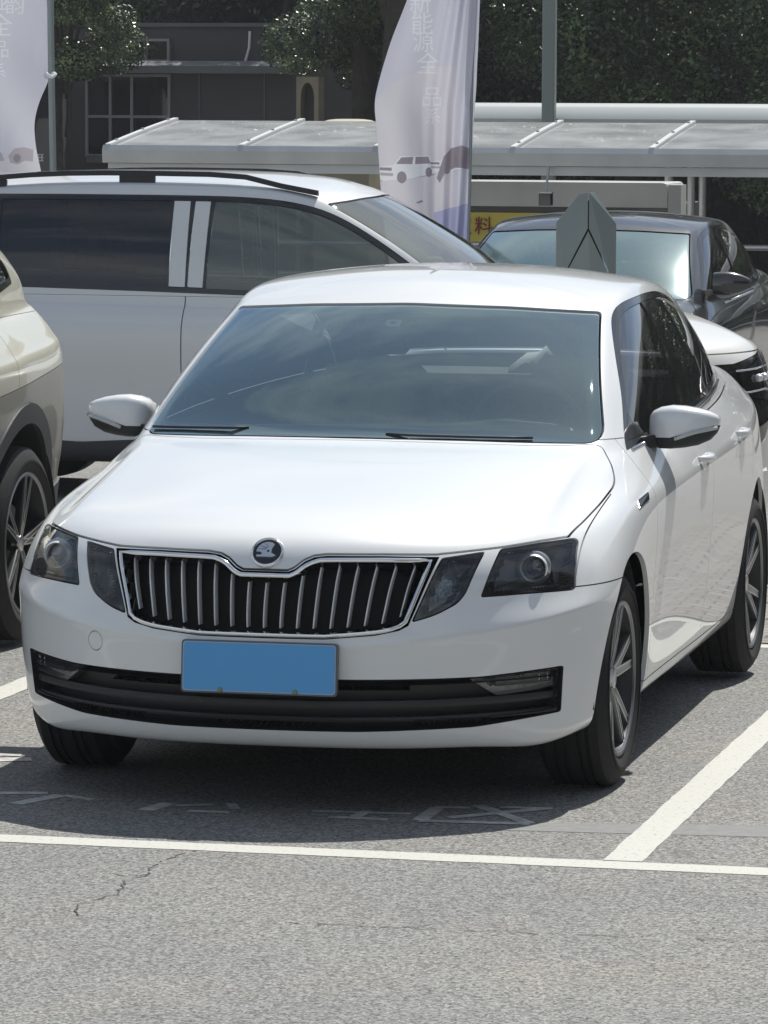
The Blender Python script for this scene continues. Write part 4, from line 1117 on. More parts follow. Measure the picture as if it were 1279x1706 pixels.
# ------------------------------------------------------------ ground
def node_ground():
    m = bpy.data.materials.new('asphalt'); m.use_nodes = True; t = m.node_tree; b = t.nodes['Principled BSDF']; L = t.links.new
    b.inputs['Roughness'].default_value = .88; b.inputs['Specular IOR Level'].default_value = .25
    tc = t.nodes.new('ShaderNodeTexCoord')
    def noise(s, d=3, r=.6, vec=None):
        n = t.nodes.new('ShaderNodeTexNoise'); n.inputs['Scale'].default_value = s; n.inputs['Detail'].default_value = d; n.inputs['Roughness'].default_value = r
        L(vec or tc.outputs['Object'], n.inputs['Vector']); return n.outputs['Fac']
    def ramp(fac, p0, p1, c0, c1):
        r = t.nodes.new('ShaderNodeValToRGB'); e = r.color_ramp.elements; e[0].position = p0; e[1].position = p1
        e[0].color = (*c0, 1); e[1].color = (*c1, 1); L(fac, r.inputs['Fac']); return r.outputs['Color']
    def mul(a, b_, f=1.0, mode='MULTIPLY'):
        x = t.nodes.new('ShaderNodeMix'); x.data_type = 'RGBA'; x.blend_type = mode; x.inputs['Factor'].default_value = f; L(a, x.inputs['A']); L(b_, x.inputs['B']); return x.outputs['Result']
    vor = t.nodes.new('ShaderNodeTexVoronoi'); vor.inputs['Scale'].default_value = 130; L(tc.outputs['Object'], vor.inputs['Vector'])
    stones = ramp(vor.outputs['Color'], .15, .85, (.155, .156, .156), (.365, .366, .355))
    fine = ramp(noise(160, 2, .7), .38, .62, (.62, .62, .64), (1.25, 1.24, 1.2))
    pits = ramp(noise(62, 5, .8), .37, .48, (.30, .30, .31), (1, 1, 1))
    big = ramp(noise(.9, 4, .6), .3, .7, (.88, .89, .91), (1.08, 1.06, 1.02))
    warm = ramp(noise(2.3, 3, .6), .45, .75, (1, 1, 1), (1.035, 1.0, .965))
    stain = ramp(noise(.55, 5, .65), .60, .70, (1, 1, 1), (.82, .82, .84)); drip = ramp(noise(3.1, 2, .4), .70, .76, (1, 1, 1), (.70, .70, .71))
    c = mul(mul(mul(mul(mul(mul(stones, fine, .8), pits), big), warm), stain), drip)
    L(c, b.inputs['Base Color'])
    bp = t.nodes.new('ShaderNodeBump'); bp.inputs['Distance'].default_value = .004; bp.inputs['Strength'].default_value = .9
    L(noise(120, 4, .7), bp.inputs['Height']); L(bp.outputs['Normal'], b.inputs['Normal'])
    return m
ASPH = node_ground()
def slab(name, x0, x1, ys, mat_, dz=0.0, kind='structure', parent=None):
    b = MB(); v = []; f = []
    for y in ys: v += [(x0, y, gz(y) + dz), (x1, y, gz(y) + dz)]
    for i in range(len(ys) - 1): f.append((2 * i, 2 * i + 1, 2 * i + 3, 2 * i + 2))
    b.add(v, f); o = b.build(name, mat_, parent, recalc=False); tag(o, kind=kind); return o
slab('asphalt_ground', -160, 160, (-120, 2, 42, 400), ASPH)
PAVE = bpy.data.materials.new('brick paving'); PAVE.use_nodes = True
_t = PAVE.node_tree; _b = _t.nodes['Principled BSDF']; _b.inputs['Roughness'].default_value = .9
_br = _t.nodes.new('ShaderNodeTexBrick'); _br.inputs['Scale'].default_value = 1.0; _br.inputs['Brick Width'].default_value = .2; _br.inputs['Row Height'].default_value = .1; _br.inputs['Mortar Size'].default_value = .008
_br.inputs['Color1'].default_value = (.20, .185, .165, 1); _br.inputs['Color2'].default_value = (.27, .255, .235, 1); _br.inputs['Mortar'].default_value = (.09, .085, .08, 1)
_tc = _t.nodes.new('ShaderNodeTexCoord'); _t.links.new(_tc.outputs['Object'], _br.inputs['Vector']); _t.links.new(_br.outputs['Color'], _b.inputs['Base Color'])
slab('paved_lane', -60, 60, (3.82, 8.6), PAVE, .004)

LINE = bpy.data.materials.new('worn white road paint'); LINE.use_nodes = True
_t = LINE.node_tree; _b = _t.nodes['Principled BSDF']; _b.inputs['Roughness'].default_value = .75
_n = _t.nodes.new('ShaderNodeTexNoise'); _n.inputs['Scale'].default_value = 70; _n.inputs['Detail'].default_value = 5; _n.inputs['Roughness'].default_value = .7
_r = _t.nodes.new('ShaderNodeValToRGB'); _r.color_ramp.elements[0].position = .30; _r.color_ramp.elements[1].position = .44
_r.color_ramp.elements[0].color = (.22, .22, .21, 1); _r.color_ramp.elements[1].color = (.50, .495, .455, 1)
_tc = _t.nodes.new('ShaderNodeTexCoord'); _t.links.new(_tc.outputs['Object'], _n.inputs['Vector']); _t.links.new(_n.outputs['Fac'], _r.inputs['Fac']); _t.links.new(_r.outputs['Color'], _b.inputs['Base Color'])
def painted(name, polys, m=LINE, dz=.0017, kind='structure'):
    b = MB()
    for i, p in enumerate(polys):
        if isinstance(p, tuple):
            v, f = p; b.add([(x, y, gz(y) + dz) for x, y in v], f)
        else: b.add([(x, y, gz(y) + dz + i * .00006) for x, y in p], [tuple(range(len(p)))])
    o = b.build(name, m, recalc=False); tag(o, kind=kind); return o
def quad(a, b_, w):
    a, b_ = Vector(a), Vector(b_); d = (b_ - a).normalized(); q = Vector((-d.y, d.x)) * w / 2
    return [tuple(a + q), tuple(a - q), tuple(b_ - q), tuple(b_ + q)]
def edged(a, b_, w, n=60, j=.0025):
    """painted line with a slightly ragged edge"""
    a, b_ = Vector(a), Vector(b_); d = (b_ - a); L = d.length; d.normalize(); q = Vector((-d.y, d.x)); out = []
    for i in range(n + 1):
        for s_ in (1, -1): out.append(tuple(a + d * (L * i / n) + q * s_ * (w / 2 + random.uniform(-j, j))))
    return out, [(2 * i, 2 * i + 1, 2 * i + 3, 2 * i + 2) for i in range(n)]
painted('bay_front_line', [edged((-7, -1.355), (9, -1.375), .115, 260)], dz=.0013)
painted('bay_side_line', [edged((1.095, -1.30), (1.095, 3.66), .105, 80)])
painted('bay_side_line', [edged((-1.525, -1.30), (-1.525, 3.66), .105, 80)])
painted('bay_side_line', [edged((3.72, -1.30), (3.72, 3.66), .105, 80)])
painted('bay_back_line', [edged((-7, 3.72), (9, 3.72), .11, 200)], dz=.0013)
# stencilled characters in front of the bay, mostly in the shade of the bumper
strokes = [((-.90, -.62), (-.72, -.575), .045), ((-.75, -.79), (-.67, -.60), .05), ((-.66, -.60), (-.56, -.66), .03),
           ((-.36, -.81), (-.33, -.66), .05), ((-.24, -.79), (-.12, -.78), .035), ((-.30, -.70), (-.20, -.66), .03), ((-.16, -.62), (-.12, -.72), .03),
           ((.17, -.79), (.34, -.79), .035), ((.10, -.70), (.38, -.68), .03), ((.24, -.79), (.25, -.66), .035),
           ((.43, -.79), (.74, -.765), .042), ((.43, -.79), (.43, -.55), .045), ((.42, -.55), (.52, -.53), .035), ((.53, -.48), (.74, -.765), .04), ((.50, -.72), (.73, -.49), .04), ((.60, -.50), (.75, -.49), .035),
           ((-1.12, -.02), (-.965, .045), .07), ((-1.14, .10), (-1.02, .12), .05)]
fade = mat('faded road paint', (.46, .46, .44), .8, noise=(25, .35))
painted('bay_lettering', [quad(a, b_, w) for a, b_, w in strokes], fade, .0014)
# asphalt patch strip and cracks
painted('patch_strip', [[(.66, -.89), (1.0, -.86), (1.6, -.80), (3.2, -.72), (3.2, -.55), (1.4, -.615), (.75, -.745)]], mat('sealed strip', (.20, .20, .198), .8, noise=(30, .12)), .001)
CRACK = mat('crack shade', (.075, .075, .076), .95)
def crack(name, pts, w):
    out = []; P = [Vector(p) for p in pts]; Q = []
    for a, b_ in zip(P, P[1:]):
        n = max(2, int((b_ - a).length / .025))
        for i in range(n): Q.append(a.lerp(b_, i / n) + Vector((random.uniform(-1, 1), random.uniform(-1, 1))) * .012)
    polys = []
    for a, b_ in zip(Q, Q[1:]):
        if random.random() < .25: continue
        polys.append(quad(a, b_, w * random.uniform(.3, 1.1)))
    painted(name, polys, CRACK, .0012)
crack('asphalt_crack', [(-.04, -1.42), (-.09, -1.62), (-.06, -1.80), (-.085, -1.93), (-.05, -2.10), (-.11, -2.28), (-.05, -2.45)], .006)
crack('asphalt_crack', [(-.06, -1.80), (-.13, -1.86), (-.16, -1.80)], .006)
crack('asphalt_crack', [(.45, -2.38), (.9, -2.375), (1.3, -2.36), (1.8, -2.33)], .005)
crack('asphalt_crack', [(-.05, -2.45), (.2, -2.44), (.45, -2.38)], .003)

# ------------------------------------------------------------ bicycle shelters
STEEL = mat('galvanised steel', (.50, .51, .515), .38, metal=.75, noise=(3, .1))
PANEL = mat('weathered roof sheet', (.44, .45, .45), .22, spec=.6, noise=(2.4, .28), coat=.4)
STAIN = mat('stainless post', (.55, .55, .56), .25, metal=1)
def shelter(label, x0, x1, y0, y1, zf, zb, bay, ribs_from, group):
    s = empty('bike_shelter', (x0, y0, gz(y0)), label=label, cat='shelter', group=group)
    g = gz(y0); W = x1 - x0; D = y1 - y0; zf -= g; zb -= g
    def roof_z(t): return zf + (zb - zf) * (.18 * math.sin(t * math.pi / 2) + .82 * t)
    n = int(round(W / bay)); xs_ = [i * W / n for i in range(n + 1)]
    for i in range(n):
        st = [[(x, t * D, roof_z(t) + h) for x, h in ((xs_[i] + .03, 0), (xs_[i + 1] - .03, 0), (xs_[i + 1] - .03, -.012), (xs_[i] + .03, -.012))] for t in np.linspace(.02, 1, 7)]
        MB().add(*loft(st)).build('roof_panel', PANEL, s, .6)
    for x in xs_:
        st = [[(x + dx, t * D, roof_z(t) + h) for dx, h in ((-.022, -.03), (.022, -.03), (.022, .022), (-.022, .022))] for t in np.linspace(0, 1, 8)]
        r_ = MB().add(*loft(st)).build('rib', mat('white rib', (.62, .63, .62), .35), s)
        for t in (.12, .5, .88):
            b = MB(); b.lathe([(0, .014), (.012, .012), (.014, .001)], 8, (x, t * D, roof_z(t) + .022), 'z'); b.build('rib_bolt', STEEL, r_)
    b = MB(); b.prism([(-.02, zf - .13), (.03, zf - .13), (.05, zf - .02), (.0, zf + .012), (-.03, zf - .03)], -.04, W + .04, 'x'); b.build('gutter', STEEL, s)
    b = MB(); b.bar((-.02, .10, zf - .17), (W + .02, .10, zf - .17), .06, .07); b.build('front_beam', STEEL, s)
    b = MB(); b.bar((-.02, D, zb - .03), (W + .02, D, zb - .03), .05, .06); b.build('back_beam', STEEL, s)
    for x in (.47, 4.59, 8.6):
        for dx in (-.045, .045):
            b = MB(); b.tube([(x + dx, D * .55, -.02), (x + dx, D * .55, roof_z(.55) - .03)], .032, 12); b.build('post', STAIN, s, 1)
        b = MB(); b.bar((x, .08, zf - .12), (x, D * .95, zb - .09), .05, .06); b.build('bracket', STEEL, s)
    return s
shelter('long low bicycle shelter with grey sheet roof across the background', -7.22, 1.6, 21.8, 23.8, 1.60, 1.80, 1.10, 0, 'bicycle shelters')
s2 = empty('bike_shelter', (-7.1, 31.6, gz(31.6)), label='second shelter farther back with a smooth rounded white fascia', cat='shelter', group='bicycle shelters')
g2 = -gz(31.6)
b = MB(); st = []
for x in np.linspace(0, 5.2, 30):
    e = min(1, max(0, (5.2 - x) / 1.6)); e2 = math.sqrt(max(0.02, 1 - (1 - e) ** 2)); zt = 1.73 + .205 * (.35 + .65 * e2) + g2; zb_ = 1.73 + g2
    st.append([(x, 0, zb_), (x, -.05, zb_ + .06), (x, .03, zt - .03), (x, .12, zt), (x, 2.2, zt + .01), (x, 2.2, zb_)])
b.add(*loft(st)); b.build('curved_roof', mat('pale painted fascia', (.52, .545, .54), .35), s2, .7)
for x in (.5, 2.6, 4.7):
    b = MB(); b.tube([(x, 1.1, 0), (x, 1.1, 1.74 + g2)], .05, 12); b.build('post', STAIN, s2, 1)

# kiosk under the shelter
kg = gz(25)
k = empty('drinks_kiosk', (-4.45, 24.9, kg), label='low steel drinks kiosk with a yellow sign under the shelter', cat='kiosk')
DARKW = mat('dark steel wall', (.035, .036, .040), .5, noise=(3, .2))
b = MB(); b.box((-1.10, .3, 0), (1.32, 1.6, 1.10 - kg)); b.build('kiosk_body', DARKW, k)
b = MB(); b.prism(smooth_poly([(-1.10, 1.075 - kg), (1.24, 1.075 - kg), (1.24, 1.285 - kg), (-1.10, 1.285 - kg)], [0, .0, .05, 0]), .05, .9); b.build('header', mat('brushed header', (.50, .49, .48), .4, metal=.6, noise=(1.5, .15)), k)
b = MB(); b.box((1.25, .02, 0), (1.36, .3, 1.27 - kg)); b.build('end_post', mat('pale end post', (.42, .42, .40), .5), k)
b = MB(); b.box((-1.10, .16, .55 - kg), (1.24, .3, 1.07 - kg)); b.build('recess', GLOSS_BLACK, k)
ysn = MB(); ysn.box((-1.05, .06, .70 - kg), (1.17, .12, 1.02 - kg)); ys_o = ysn.build('sign_board', mat('yellow sign', (.62, .50, .09), .45), k)
def glyph(ch, size, thick=.004):
    cu = bpy.data.curves.new('glyph', 'FONT'); cu.body = ch; cu.size = size; cu.align_x = 'CENTER'; cu.align_y = 'CENTER'; cu.extrude = thick; cu.resolution_u = 3
    o = bpy.data.objects.new('glyph', cu); COL.objects.link(o); dg = bpy.context.evaluated_depsgraph_get(); dg.update()
    me = bpy.data.meshes.new_from_object(o.evaluated_get(dg)); bpy.data.objects.remove(o); return me
MAROON = mat('maroon lettering', (.20, .012, .02), .5)
for ch, x in (('饮', -.54), ('料', -.355), ('水', -.73)):
    me = glyph(ch, .165); o = link_mesh('letter', me, MAROON, ys_o); o.matrix_local = Matrix.Translation((x, .052, .895 - kg)) @ Matrix.Rotation(math.pi / 2, 4, 'X')
c_ = empty('camera_box', (-3.62, 21.6, 0), label='small black box hanging under the shelter gutter behind the arrow board', cat='box')
b = MB(); b.box((-.045, 0, 1.165), (.055, .08, 1.265)); b.build('housing', GLOSS_BLACK, c_, bevel=.006)
b = MB(); b.box((-.05, -.004, 1.262), (.06, .085, 1.27)); b.build('lid', SATIN, c_)
b = MB(); b.tube([(.0, .05, 1.265), (.0, .2, 1.48)], .01, 6); b.build('hanger', STEEL, c_)
# rail
r_ = empty('guard_rail', (-8, 22.0, gz(22)), label='steel pipe guard rail in front of the bicycle shelter', cat='railing')
for z in (.845, .60, .35):
    b = MB(); b.tube([(0, 0, z - gz(22)), (11.5, 0, z - gz(22))], .022, 10); b.build('rail', STAIN, r_, 1)
for i in range(8):
    b = MB(); b.tube([(.3 + i * 1.55, 0, 0), (.3 + i * 1.55, 0, .85 - gz(22))], .025, 8); b.build('post', STAIN, r_, 1)

# ------------------------------------------------------------ arrow shaped folded board
a_ = empty('arrow_board', (-.165, 4.85, gz(4.85)), math.radians(13), 'grey folded arrow shaped board standing behind the white liftback roof', 'sign')
AG = mat('grey green board', (.20, .235, .235), .5, noise=(4, .06)); g = -gz(4.85)
b = MB()
L_ = [(-.118, 0, .10), (-.118, 0, 1.51 + g), (-.030, -.05, 1.625 + g), (.004, -.085, 1.633 + g), (.004, -.085, 1.49 + g), (-.080, -.06, 1.32 + g), (-.080, -.06, .10)]
def plate(pts, off=(0, .012, 0)):
    n = len(pts); v = pts + [(p[0] + off[0], p[1] + off[1], p[2] + off[2]) for p in pts]
    return v, [tuple(range(n)), tuple(range(2 * n - 1, n - 1, -1))] + [(i, i + n, (i + 1) % n + n, (i + 1) % n) for i in range(n)]
b.add(*plate(L_)); b.build('left_leaf', AG, a_)
b = MB(); b.add(*plate([(.122, 0, .10), (.122, 0, 1.505 + g), (.034, -.05, 1.632 + g), (.009, -.085, 1.633 + g), (.009, -.085, 1.49 + g), (.090, -.06, 1.32 + g), (.090, -.06, .10)])); b.build('right_leaf', AG, a_)
b = MB(); b.add(*plate([(-.074, -.062, .10), (-.074, -.062, 1.32 + g), (.0065, -.088, 1.478 + g), (.084, -.062, 1.32 + g), (.084, -.062, .10)])); b.build('front_leaf', AG, a_)
b = MB(); b.prism([(-.10, .12), (.10, .12), (.095, 1.28 + g), (.02, 1.50 + g), (.018, 1.60 + g), (-.012, 1.60 + g), (-.014, 1.50 + g), (-.092, 1.28 + g)], -.045, -.004); b.build('core', mat('dark core', (.02, .022, .022), .7), a_)
b = MB(); b.box((-.16, -.10, 0), (.16, .10, .10)); b.build('base', mat('dark base', (.05, .05, .05), .6), a_, bevel=.01)

# ------------------------------------------------------------ feather flags
FLAG = bpy.data.materials.new('flag cloth'); FLAG.use_nodes = True
def cloth(name, col, tr=.35):
    m = bpy.data.materials.new(name); m.use_nodes = True; t = m.node_tree; t.nodes.clear(); o = t.nodes.new('ShaderNodeOutputMaterial')
    d = t.nodes.new('ShaderNodeBsdfDiffuse'); s_ = t.nodes.new('ShaderNodeBsdfTranslucent'); x = t.nodes.new('ShaderNodeMixShader'); x.inputs[0].default_value = tr
    n = t.nodes.new('ShaderNodeTexNoise'); n.inputs['Scale'].default_value = 3; r = t.nodes.new('ShaderNodeValToRGB'); r.color_ramp.elements[0].color = (*[c * .93 for c in col], 1); r.color_ramp.elements[1].color = (*[min(1, c * 1.05) for c in col], 1)
    t.links.new(n.outputs['Fac'], r.inputs['Fac']); t.links.new(r.outputs['Color'], d.inputs[0]); t.links.new(r.outputs['Color'], s_.inputs[0])
    t.links.new(d.outputs[0], x.inputs[1]); t.links.new(s_.outputs[0], x.inputs[2]); t.links.new(x.outputs[0], o.inputs[0]); return m
CL_A = cloth('lilac white cloth', (.68, .68, .76)); CL_B = cloth('pale print sky', (.74, .71, .76)); CL_T = cloth('white print', (.84, .84, .88)); CL_D = cloth('grey mauve print', (.34, .30, .34)); CL_M = cloth('mid grey print', (.50, .46, .50))
CL_H = cloth('violet hem', (.48, .49, .68))
def flag(loc, rz, label, rows, folds, pole_s, pole_top, prints, letters, pole_r=.016):
    """rows: [(z, s_left, s_right)] outline; s runs to the right; folds(s, t, z) -> depth"""
    f = empty('feather_flag', loc, rz, label, 'flag', 'feather flags')
    z = np.array([r[0] for r in rows]); sl = np.array([r[1] for r in rows]); sr = np.array([r[2] for r in rows]); o = np.argsort(z); z, sl, sr = z[o], sl[o], sr[o]
    nu, nv = 70, 160; Z = np.linspace(z[0], z[-1], nv); U = np.linspace(0, 1, nu)
    SL, SR = np.interp(Z, z, sl), np.interp(Z, z, sr)
    k_ = np.ones(9) / 9
    pad = lambda a: np.convolve(np.pad(a, 4, mode='edge'), k_, 'valid'); SL, SR = pad(SL), pad(SR)
    S_ = SL[:, None] + (SR - SL)[:, None] * U[None]; ZZ = np.repeat(Z[:, None], nu, 1); Y = folds(S_, U[None] + 0 * S_, ZZ)
    P = np.stack([S_, Y, ZZ], 2); du = np.gradient(P, axis=1); dv = np.gradient(P, axis=0); Nn = np.cross(du, dv); Nn /= np.linalg.norm(Nn, axis=2, keepdims=True)
    idx = np.arange(nv * nu).reshape(nv, nu); a = idx[:-1, :-1].ravel(); b_ = idx[:-1, 1:].ravel(); c = idx[1:, 1:].ravel(); d = idx[1:, :-1].ravel()
    T = np.concatenate([np.stack([a, b_, c], 1), np.stack([a, c, d], 1)]); s = Surf(P.reshape(-1, 3), Nn.reshape(-1, 3), T)
    for ch, s0, z0, size, m_ in letters:
        me = glyph(ch, size, 0.0); co = np.zeros(len(me.vertices) * 3); me.vertices.foreach_get('co', co); co = co.reshape(-1, 3)[:, :2] + np.array([s0, z0])
        bm = bmesh.new(); bm.from_mesh(me); bmesh.ops.remove_doubles(bm, verts=bm.verts, dist=1e-5); seg = [(e.verts[0].co, e.verts[1].co) for e in bm.edges if len(e.link_faces) == 1]
        A_ = np.array([(a.x + s0, a.y + z0) for a, b__ in seg]); B_ = np.array([(b__.x + s0, b__.y + z0) for a, b__ in seg]); bm.free(); bpy.data.meshes.remove(me)
        near = (np.abs(s.V[:, 0] - s0) < size * .8) & (np.abs(s.V[:, 2] - z0) < size * .8); tm = near[s.T].any(1)
        inn, out = s.sub(tm), s.sub(~tm)
        q, inn = inn.carve(lambda P: sd_segs(A_, B_, P[:, 0], P[:, 2]), 0.0, 5)
        n0 = len(out.V); s = Surf(np.concatenate([out.V, inn.V]), np.concatenate([out.N, inn.N]), np.concatenate([out.T, inn.T + n0]))
        if len(q.T): surf_obj('letter', q, m_, f)
    for n_, m_, poly, off in sorted(prints, key=lambda p: -p[3]):
        q, s = s.carve(lambda P, poly=poly: sd_poly(poly, P[:, 0], P[:, 2]), 0.0, 3)
        if len(q.T): surf_obj(n_, q, m_, f)
    cl = surf_obj('banner', s, CL_A, f)
    b = MB(); b.tube([(p[0], .012, p[1]) for p in pole_s], pole_r, 10); b.build('pole', mat('grey green pole', (.30, .34, .33), .4, metal=.3), f, 1)
    return f
K = .0038
def px2(x, y, x0): return ((x - x0) * K, 1.105 + (400 - y) * K)
def suv_print(cx, cz, s):
    """flat printed picture of a pale off-roader"""
    Q = lambda pts: [(cx + x * s, cz + z * s) for x, z in pts]
    return [('printed_shadow', CL_M, Q([(-1.0, -.42), (.9, -.20), (1.0, -.12), (.3, -.25), (-.9, -.36)]), .0015),
            ('printed_body', CL_T, Q([(-1.0, -.30), (-1.0, .10), (-.5, .16), (-.25, .48), (.75, .50), (.9, .18), (.98, .05), (.95, -.12), (.2, -.28), (-.85, -.40)]), .003),
            ('printed_glass', CL_D, Q([(-.40, .20), (-.22, .43), (.20, .45), (.16, .20)]), .0045), ('printed_glass', CL_D, Q([(.26, .20), (.28, .45), (.72, .46), (.80, .22)]), .0045),
            ('printed_grille', CL_D, Q([(-.97, -.02), (-.55, -.04), (-.55, .07), (-.97, .08)]), .0045), ('printed_grille', CL_M, Q([(-.95, -.20), (-.50, -.22), (-.50, -.12), (-.95, -.10)]), .0045),
            ('printed_wheel', CL_D, Q([(-.20 + .17 * math.cos(a), -.26 + .21 * math.sin(a)) for a in np.linspace(0, 6.28, 14, endpoint=False)]), .0045),
            ('printed_wheel', CL_D, Q([(.74 + .12 * math.cos(a), -.08 + .17 * math.sin(a)) for a in np.linspace(0, 6.28, 12, endpoint=False)]), .0045)]
x0 = 793
rows = [(y, l, r) for y, l, r in ((-260, 792, 812), (-240, 770, 812), (-200, 742, 811), (-120, 716, 808), (-50, 698, 803), (5, 679, 801), (68, 654, 799), (113, 640, 797), (151, 630, 796), (176, 625, 794), (202, 629, 792), (252, 633, 790), (310, 637, 788), (350, 640, 786), (400, 646, 783), (455, 655, 780))]
R1 = [(1.105 + (400 - y) * K, (l - x0) * K, (r - x0) * K) for y, l, r in rows]
def fold1(s, u, z):
    k_ = np.clip((u - .45) / .4, 0, 1)
    return .035 * np.sin(u * 9 + z * 1.2) * (1 - k_) + k_ * .045 * np.sin(u * 34 + .5 * np.sin(z * 2)) + .02 * np.sin(z * 3.1 + u * 4)
PR1 = [('printed_sky', CL_B, [px2(*p, x0) for p in ((628, 168), (645, 148), (680, 128), (712, 114), (728, 103), (730, 112), (760, 112), (760, 480), (600, 480), (600, 200))], .0008),
       ('printed_hem', CL_H, [px2(*p, x0) for p in ((727, 355), (800, 335), (800, 480), (727, 480))], .0016)]
PR1 += suv_print(*px2(682, 284, x0), 48 * K)
PR1 += suv_print(*px2(755, 274, x0), 36 * K)
PR1 += [('printed_rocks', CL_D, [px2(*p, x0) for p in ((742, 262), (755, 248), (772, 243), (790, 250), (790, 282), (762, 280), (744, 290), (736, 306), (731, 298))], .0052), ('printed_rocks', CL_D, [px2(*p, x0) for p in ((696, 338), (706, 334), (709, 337), (700, 340))], .0016)]
LT = [('新', -91, 10, .148), ('能', -88, 44, .148), ('源', -86, 74, .14), ('全', -78, 110, .15), ('品', -71, 165, .14), ('系', -69, 197, .11)]
LT = [(c, x * K, 1.105 + (400 - y) * K, s_, CL_T) for c, x, y, s_ in LT]
fp = Vector((-2.80, 15.10, 0))
flag((fp.x, fp.y, gz(15.1) * 0), math.radians(13), 'white lilac feather flag with off-road car print rising behind the suv windshield', R1, fold1, [(-.035, -.3), (-.03, 1.2), (-.015, 2.2), (.010, 2.9), (.03, 3.5)], 3.5, PR1, LT, .010)
x0b = 86
rowsL = [(y, l, r) for y, l, r in ((-300, 40, 80), (-200, -20, 82), (-60, -60, 82), (0, -75, 82), (60, -85, 83), (130, -92, 84), (150, -95, 76), (175, -98, 64), (210, -100, 56), (250, -100, 59), (290, -100, 68), (330, -100, 76))]
R2 = [(1.105 + (400 - y) * K, (l - x0b) * K, (r - x0b) * K) for y, l, r in rowsL]
def fold2(s, u, z): return .04 * np.sin(s * 9 - z * 2.2) + .03 * np.sin((s * 1.0 + z * .55) * 11) * np.clip(2.35 - z, 0, 1)
def pxb(x, y): return px2(x, y, x0b)
PR2 = [('printed_ground', CL_B, [pxb(*p) for p in ((-120, 275), (15, 268), (60, 250), (90, 250), (90, 340), (-120, 340))], .0008),
       ('printed_rocks', CL_M, [pxb(*p) for p in ((14, 262), (24, 250), (40, 248), (55, 252), (54, 272), (40, 270), (30, 276), (18, 274))], .002),
       ('printed_rocks', CL_M, [pxb(*p) for p in ((-40, 262), (-10, 250), (4, 258), (8, 270), (-40, 275))], .002), ('printed_wheel', CL_D, [pxb(28 + 6 * math.cos(a), 266 + 7 * math.sin(a)) for a in np.linspace(0, 6.28, 10, endpoint=False)], .003)]
LT2 = [('韵', 27, 18, .13), ('业', 2, 14, .12), ('全', 4, 52, .15), ('品', 3, 90, .12), ('系', 0, 125, .10)]
LT2 = [(c, (x - x0b) * K, 1.105 + (400 - y) * K, s_, CL_T) for c, x, y, s_ in LT2]
flag((-5.27, 14.05, 0), math.radians(13), 'lilac feather flag on a grey pole in the upper left corner', R2, fold2, [(.010, -.3), (.008, 1.5), (-.002, 2.1), (-.008, 2.7), (-.02, 3.6)], 3.5, PR2, LT2, .021)
lk = empty('cord_knot', (-5.265, 14.0, 2.13), label='white cord knot tying the upper left flag to its pole', cat='cord')
b = MB(); b.tube([(.03 * math.cos(a) * (1 + .2 * math.sin(3 * a)), .03 * math.sin(a), .012 * math.sin(2 * a)) for a in np.linspace(0, 6.28, 16, endpoint=False)], .011, 6, closed=True); b.build('loop', CL_T, lk, 3)

# lamp post
lp_ = empty('lamp_post', (-5.52, 31.5, gz(31.5)), label='grey green lamp post rising between the dark trees', cat='lamp post')
PG = mat('grey green steel', (.19, .22, .21), .5)
b = MB(); b.prism(smooth_poly([(-.065, -.065), (.065, -.065), (.065, .065), (-.065, .065)], .02), 0, 6.5, 'z'); b.build('pole', PG, lp_)
b = MB(); b.tube([(0, 0, 6.4), (.6, -.4, 6.9), (1.2, -.8, 7.0)], .05, 8); arm_ = b.build('arm', PG, lp_, 1)
b = MB(); b.box((1.1, -1.0, 6.93), (1.7, -.7, 7.03)); b.build('lamp_head', PG, lp_, bevel=.02)

# ------------------------------------------------------------ buildings
WALL = mat('dark rendered wall', (.082, .080, .080), .85, noise=(.8, .18)); TRIM = mat('concrete trim', (.15, .155, .16), .8, noise=(2, .15)); FRAME = mat('aluminium window frame', (.32, .325, .32), .5)
PANE = mat('dark window pane', (.012, .013, .016), .08, coat=.5)
bd = empty('grey_building', (-18, 45.4, gz(42)), label='dark grey two storey building with framed windows behind the shelter', cat='building'); gb = -gz(42)
b = MB(); b.box((0, 0, 0), (7.6, 6, 2.36 + gb)); b.box((1.9, .6, 2.36 + gb), (7.8, 6, 2.95 + gb)); b.build('wall', WALL, bd)
b = MB(); b.prism([(-.30, 2.30 + gb), (-.30, 2.40 + gb), (-.12, 2.46 + gb), (.3, 2.47 + gb), (.3, 2.30 + gb)][::-1], 3.4, 6.3, 'x'); b.build('cornice', TRIM, bd)
b = MB(); b.box((1.85, .55, 2.93 + gb), (7.85, 6, 2.98 + gb)); b.build('parapet', TRIM, bd)
def window(par, x0, x1, z0, z1, y, xs_, zs_, w=.035):
    wn = MB()
    for x in [x0] + xs_ + [x1]: wn.box((x - w / 2, y - .05, z0), (x + w / 2, y + .02, z1))
    fr = wn.build('window', FRAME, par)
    for z in [z0] + zs_ + [z1]:
        MB().box((x0 - w / 2, y - .055, z - w / 2), (x1 + w / 2, y + .01, z + w / 2)).build('transom', FRAME, fr)
    xx = [x0] + xs_ + [x1]; zz_ = [z0] + zs_ + [z1]
    for i in range(len(xx) - 1):
        for j in range(len(zz_) - 1): MB().box((xx[i] + w / 2, y - .01, zz_[j]), (xx[i + 1] - w / 2, y + .01, zz_[j + 1])).build('pane', PANE, fr)
window(bd, 3.45, 4.60, 1.20 + gb, 2.27 + gb, -.02, [3.78, 4.08], [1.72 + gb])
window(bd, 3.78, 4.42, 2.47 + gb, 2.75 + gb, .58, [4.10], [])
b = MB(); b.box((3.48, -.18, 1.10 + gb), (4.8, .02, 1.20 + gb)); b.build('sill', TRIM, bd)
